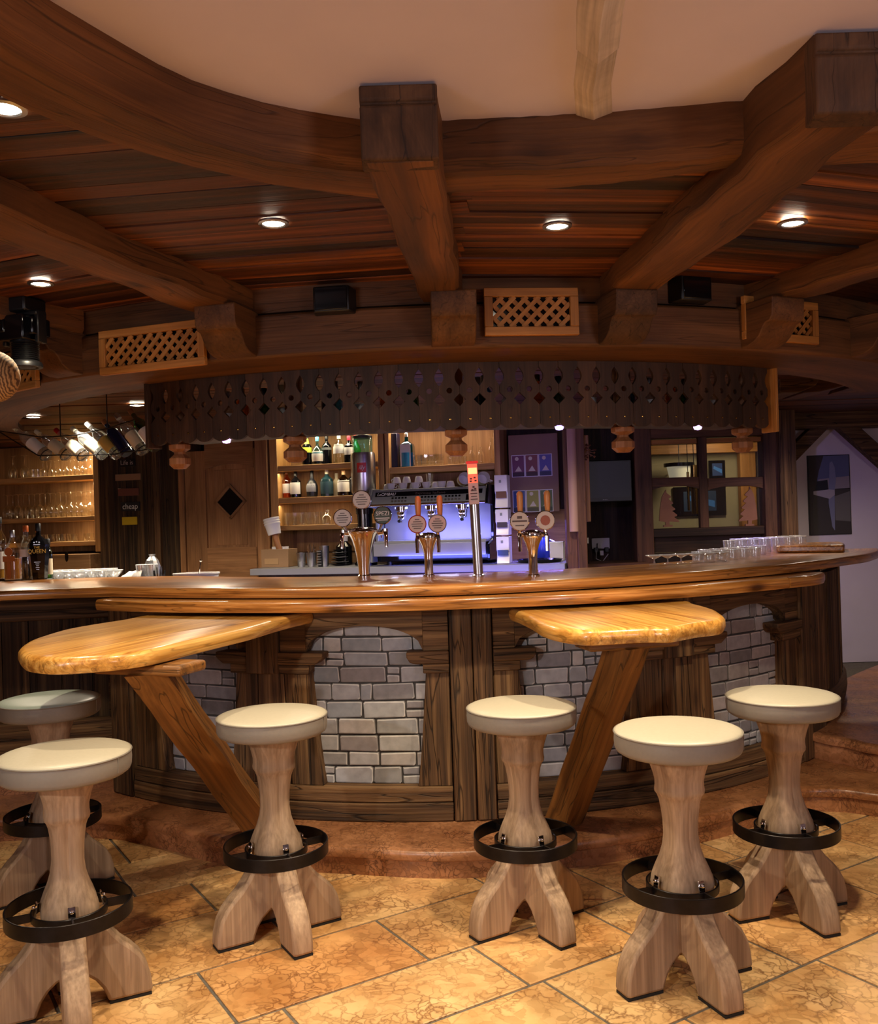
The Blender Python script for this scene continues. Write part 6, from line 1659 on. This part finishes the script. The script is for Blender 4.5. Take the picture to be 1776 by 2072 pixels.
def twin_tower(px, label, face1, rim1, k1, face2, rim2, k2, dx):
    t = thing('beer_tower', tower_pos(px, 1166), label, 'beer tower')
    mb = MB(); mb.lathe([(.030, 0), (.030, .006), (.022, .010), (.021, .08), (.024, .12), (.034, .155), (.046, .178), (.052, .195), (.048, .208), (.03, .217), (.0005, .220)], 30); mb.build('column', M['chrome'], t)
    for (x, f, r, k) in ((-dx, face1, rim1, k1), (dx, face2, rim2, k2)):
        b = badge(t, (x, -.035, .262), .046, f, r, k)
        mb = MB(); mb.tube([(x * .5, -.01, .19), (x, -.02, .20), (x, -.025, .23)], .011, 8); mb.tube([(x, -.02, .20), (x * 1.05, -.055, .185), (x * 1.05, -.06, .12)], [.011, .010, .008], 8); mb.build('faucet', M['chrome'], t)
        mb = MB(); xo = x + (.018 if x < 0 else .026) - .012
        mb.lathe([(.008, 0), (.011, .01), (.014, .05), (.0155, .09), (.014, .108), (.008, .116), (.0005, .1175)], 14, (xo, -.02, .285)); mb.build('tap_handle', plain('beech_handle', srgb(196, 132, 74), .4), t)
    return t
twin_tower(868, 'slim chrome beer tower with a red-rimmed and a grey-rimmed badge before the coffee machine', FACE, plain('red_rim', srgb(160, 70, 50), .3), 'lines', FACE, M['darksteel'], 'lines', .05)
twin_tower(1079, 'slim chrome beer tower with two pale badges before the cocktail poster board', FACE, M['chrome'], 'band', FACE, M['chrome'], 'crest', .06)
# upright steel pole with lit display card
p = tower_pos(968, 1165)
t = thing('beer_font', p, 'tall plain steel beer column with a red lit card on top', 'beer column'); t.rotation_euler = (0, rad(-1.6), 0)
mb = MB(); mb.lathe([(.030, 0), (.030, .004), (.0235, .008), (.0235, .42)], 28); mb.build('column', M['steel'], t)
mb = MB(); mb.box((0, -.018, .45), (.05, .02, .20)); mb.build('card', plain('card_grey', srgb(190, 176, 172), .5), t, bevel=.002)
mb = MB(); mb.box((0, -.0295, .50), (.047, .003, .092)); mb.build('lit_window', plain('lit_red', srgb(210, 60, 40), .4, emit=(1.0, .16, .08), estr=.9), t, smooth=False)
mb = MB(); mb.box((0, -.0315, .513), (.043, .002, .03)); mb.build('lit_band', plain('lit_orange', srgb(240, 170, 90), .4, emit=(1.0, .62, .24), estr=1.2), t, smooth=False)
mb = MB(); mb.box((0, -.02, .555), (.058, .03, .012)); mb.build('top_cap', plain('red_cap', srgb(170, 24, 24), .4, emit=(1, .05, .04), estr=.4), t, bevel=.002)
mb = MB()
for i in range(4): mb.box((0, -.0295, .375 + .014 * i), (.034 - .006 * (i % 2), .002, .004))
for (x, z) in ((-.01, .475), (.008, .48), (.012, .465), (-.012, .463), (0, .435), (.008, .425), (-.006, .42)): mb.box((x, -.0318, z), (.010, .002, .008))
mb.build('card_print', paint(70, 40, 40), t, smooth=False)

# ================================================================== spirit bottles on the worktop, left
def bar_bottle(o, px, py, z=1.2155, rz=0.0):
    return put(o, at_z(px, py, z), rz)
q = bottle('black faceted vodka-style bottle reading THE QUEEN on the worktop', None, .335, .062, M['gloss_black'], M['black'], None, 'faceted')
bar_bottle(q, 80, 1172, rz=.25); q['label'] = 'black faceted bottle reading THE QUEEN in gold on the worktop'
gold = plain('gold_print', srgb(206, 170, 60), .35, metal=.3)
cb = MB()
for i, x in enumerate((-.014, 0, .014)): cb.lathe([(.0045, 0), (.0045, .001)], 8, fn=lambda p, x=x, i=i: (x + p[0], -.0625 - p[2], .222 + (.004 if i == 1 else 0) + p[1]))
cb.box((0, -.0622, .209), (.036, .002, .005)); cb.build('crown_print', M['steel'], q, smooth=False)
words('lettering', 'THE', .019, gold, q, (0, -.0632, .192)); words('lettering', 'QUEEN', .034, gold, q, (0, -.0640, .168), sx=.92)
mb = MB()
for i, w in enumerate((.034, .02, .014, .02, .016)): mb.box((0, -.058 + .002 * i, .105 - .011 * i), (w, .012, .0035))
mb.build('small_print', M['steel'], q, smooth=False)
o = bottle('clear tall bottle with an amber cap and pale label beside the black faceted bottle', None, .325, .036, M['gl_clear'], plain('amber_cap', srgb(170, 84, 30), .3), M['paper'], 'tall', (.42, .56)); bar_bottle(o, 55, 1172)
o = bottle('clear bottle with a copper skull motif and amber spirit', None, .30, .050, M['gl_clear'], M['steel'], None, 'squat', liquid=plain('amber_spirit', srgb(206, 130, 50), .15)); bar_bottle(o, 27, 1173)
cop = plain('copper_motif', srgb(180, 104, 46), .35, metal=.4)
mb = MB(); mb.prism([(.024 * math.cos(2 * PI * i / 16), .170 + .026 * math.sin(2 * PI * i / 16)) for i in range(16)], -.054, -.0505, lambda p: (p[0], p[2], p[1])); mb.box((0, -.0515, .128), (.072, .003, .034)); mb.box((0, -.0515, .06), (.022, .003, .10)); mb.build('motif', cop, o, smooth=False)
o = bottle('clear bottle with a black collar at the left edge of the frame', None, .385, .042, M['gl_clear'], M['black'], M['paper'], 'tall', (.16, .44), plain('golden_spirit', srgb(210, 160, 70), .15)); bar_bottle(o, 2, 1171)
o = bottle('slim green tinted bottle half behind the black faceted bottle', None, .24, .028, M['gl_green'], M['black'], M['cream'], 'tall', (.1, .5)); bar_bottle(o, 98, 1170)

# glasses, cloth and tins behind the left worktop
spot('ledge_spot', (-2.2, 5.7, 2.2), 40, (1.0, .9, .74), 70, .6, .03, (-2.1, 6.0, 1.1))  # unseen spot added to brighten the cocktail glasses
ZLG = 1.085
mb = MB(); c = at_z(140, 1172, ZLG)
LP = [at_z(x, 1190, 1.215) for x in (-80, 60, 180, 320, 460)]
mb.strip([(i, ZLG - .03, ZLG) for i in range(5)], lambda s_, z, tt: (at_y([-150, 60, 200, 330, 480][int(s_)], 1100, 5.75 if tt else 6.35)[0], (5.75 if tt else 6.35), z), 0, 1)
tag(mb.build('work_ledge', M['steel']), 'straight steel ledge behind the worktop, under the glasses near the door', 'ledge')
def ledge(px, Y, z=ZLG): return Vector((at_y(px, 1160, Y)[0], Y, z))
glasses('cocktail_glass', 'coupe', .155, .052, [(ledge(x, 5.98), 0) for x in (100, 122, 144, 166, 188, 210, 232)] + [(ledge(x, 6.2), 0) for x in (112, 134, 156, 178, 200, 222)], 'cocktail glass standing in the rows behind the worktop near the black faceted bottle', 'cocktail glasses behind the worktop', mat=M['glass_lit'])
mb = MB(); rgc = random.Random(5); rings = []
for i in range(9):
    a = PI * i / 8; 
    rings.append([(-.11 + .22 * j / 10 + rgc.uniform(-.003, .003), .07 * math.cos(a), max(0.0, .145 * math.sin(a) * (.35 + .65 * min(1, j / 6.0)) + rgc.uniform(-.004, .004))) for j in range(11)])
mb.loft(rings, closed=False); o = mb.build('bar_towel', plain('white_towel', srgb(236, 232, 224), .9)); o.location = ledge(254, 5.95)
tag(o, 'crumpled white bar towel behind the worktop beside the stacked tumblers', 'towel')
glasses('tumbler', 'tumbler', .10, .034, [(ledge(x, 5.92, ZLG + k * .085), 0) for x in (286, 309) for k in (0, 1)], 'tumbler in the two low stacks behind the worktop, right of the white towel', 'stacked tumblers right of the towel', mat=M['glass_lit'])
t = thing('straw_cup', ledge(322, 5.86), 'glass full of dark straws and stirrers behind the worktop', 'straw cup')
mb = MB(); mb.lathe([(.0005, 0), (.03, 0), (.034, .125), (.032, .125), (.028, .008), (.0005, .008)], 16, cap=False); mb.build('cup', M['glass'], t)
mb = MB()
for k in range(14): a = k * 2.4; mb.tube([(.016 * math.cos(a), .016 * math.sin(a), .01), (.036 * math.cos(a + .4), .036 * math.sin(a + .4), .135 + .012 * (k % 4))], .003, 5)
mb.build('straws', M['black'], t)
t = thing('plastic_bag', ledge(309, 6.25), 'translucent plastic bag standing behind the stacked tumblers', 'bag')
mb = MB(); mb.lathe([(.055, 0), (.062, .06), (.058, .15), (.04, .20), (.018, .225), (.022, .24)], 11); mb.build('bag', glass('cloudy_plastic', (.80, .84, .88), .35, .22, .35), t, angle=20)
t = thing('white_tub', ledge(397, 5.72), 'wide white plastic tub behind the worktop in front of the door', 'tub')
mb = MB(); mb.lathe([(.115, 0), (.138, .12), (.144, .124), (.144, .132), (.130, .132), (.11, .012), (.0005, .012)], 30, cap=False, fn=lambda p: (p[0], p[1] * .7, p[2])); mb.build('tub', M['white'], t)
mb = MB(); mb.tube([(-.0, 0, .02), (.03, 0, .20)], .004, 6); mb.lathe([(.0005, -.01), (.011, 0), (.0005, .01)], 10, (.03, 0, .205)); mb.build('bar_spoon', M['chrome'], t)

# glasses behind the right worktop
def on_top(xs, y0, y1, x0, x1):
    return [(Vector(at_z(x, y0 + (y1 - y0) * (x - x0) / (x1 - x0), 1.2155)), 0) for x in xs]
glasses('dessert_coupe', 'coupe', .052, .046, on_top(range(1324, 1462, 27), 1143, 1136, 1324, 1460), 'wide low coupe glass in the row on the worktop before the interior window', 'coupe glasses on the right worktop', mat=M['glass_lit'])
glasses('juice_tumbler', 'tumbler', .058, .034, on_top(range(1412, 1550, 23), 1137.5, 1127, 1412, 1550) + on_top(range(1424, 1540, 23), 1132.5, 1123, 1424, 1540), 'low tumbler in the rows on the worktop in front of the taller tumblers', 'low tumblers on the right worktop', mat=M['glass_lit'])
glasses('water_tumbler', 'tumbler', .097, .037, on_top(range(1476, 1622, 24), 1126, 1115, 1476, 1622) + on_top(range(1489, 1625, 24), 1121.5, 1112, 1489, 1622), 'taller tumbler in the rows on the worktop nearest the white wall', 'taller tumblers on the right worktop', mat=M['glass_lit'])

# ================================================================== hanging bottle rack
neck = [(25, 862), (72, 872), (112, 869), (145, 866), (175, 856), (209, 851), (234, 838), (262, 829)]
butt = [(97, 924), (138, 923), (172, 925), (211, 922), (240, 922), (258, 918), (292, 915), (318, 908)]
YRK = lambda px: 6.05 - (px - 25) / 270 * .45
specs = [('gl_rack', M['cream'], M['paper'], 'clear bottle with a white label at the outer end of the hanging rack'),
         ('gl_rack', M['cream'], M['cream'], 'clear slim bottle with a gold label, second from the hanging rack\'s outer end'),
         ('gl_rack', paint(170, 30, 24), M['cream'], 'red-capped clear bottle in the hanging rack'),
         ('gl_rack', M['cream'], M['cream'], 'cream labelled bottle right of the red-capped one in the hanging rack'),
         ('gl_rack', M['paper'], paint(206, 176, 90), 'bottle with a yellow neck band and cream label in the hanging rack'),
         ('gl_navy', M['turned'], None, 'dark blue bottle in the hanging rack'),
         ('gl_rack', M['steel'], M['cream'], 'clear bottle right of the dark blue one in the hanging rack'),
         ('gl_green', M['turned'], M['paper'], 'last bottle of the hanging rack, partly behind the valance')]
rack_pts = []
for (n_, b_, sp) in zip(neck, butt, specs):
    Yb = YRK(b_[0]); A_ = Vector(at_y(n_[0], n_[1], Yb + .06)); B_ = Vector(at_y(b_[0], b_[1], Yb)); L_ = (A_ - B_).length
    o = bottle(sp[3], None, L_, .038, M[sp[0]] if sp[0] != 'gl_navy' else plain('navy_glass', srgb(20, 26, 60), .12), sp[1], sp[2], 'tall', (.16, .48))
    o['group'] = 'bottles in the hanging rack'
    z_ = (A_ - B_).normalized(); x_ = Vector((0, 1, 0)).cross(z_).normalized(); y_ = z_.cross(x_)
    o.matrix_world = Matrix(((x_.x, y_.x, z_.x, B_.x), (x_.y, y_.y, z_.y, B_.y), (x_.z, y_.z, z_.z, B_.z), (0, 0, 0, 1)))
    rack_pts.append((A_, B_, x_, y_, z_, L_))
t = thing('bottle_rack', (rack_pts[3][1].x, rack_pts[3][1].y, rack_pts[3][1].z), 'black wire rack hung from the ceiling holding slanted bottles', 'bottle rack')
tb = Vector(t.location)
mb = MB(); up = []; lo = []
for (A_, B_, x_, y_, z_, L_) in rack_pts:
    up.append(B_ + z_ * L_ * .70 - y_ * .04 - tb); lo.append(B_ - z_ * .0 - y_ * .042 - tb)
mb.tube([up[0] + (up[0] - up[1])] + up, .004, 6); mb.build('upper_bar', M['iron'], t)
mb = MB(); mb.tube([lo[0] + (lo[0] - lo[1]) * .3] + lo, .004, 6); mb.build('lower_bar', M['iron'], t)
for (A_, B_, x_, y_, z_, L_) in rack_pts:
    mb = MB(); mb.tube([B_ + z_ * .02 + (x_ * math.cos(a) + y_ * math.sin(a)) * .043 - tb for a in [2 * PI * i / 18 for i in range(18)]], .0032, 5, closed=True); mb.build('hoop', M['iron'], t)
mb = MB()
e0 = up[0] + (up[0] - up[1]); mb.tube([e0, lo[0] + (lo[0] - lo[1]) * .3], .004, 6)
for e in (e0, up[2], up[5]): mb.tube([e, Vector((e.x, e.y, 2.358 - tb.z))], .0035, 6)
mb.build('hanger', M['iron'], t)
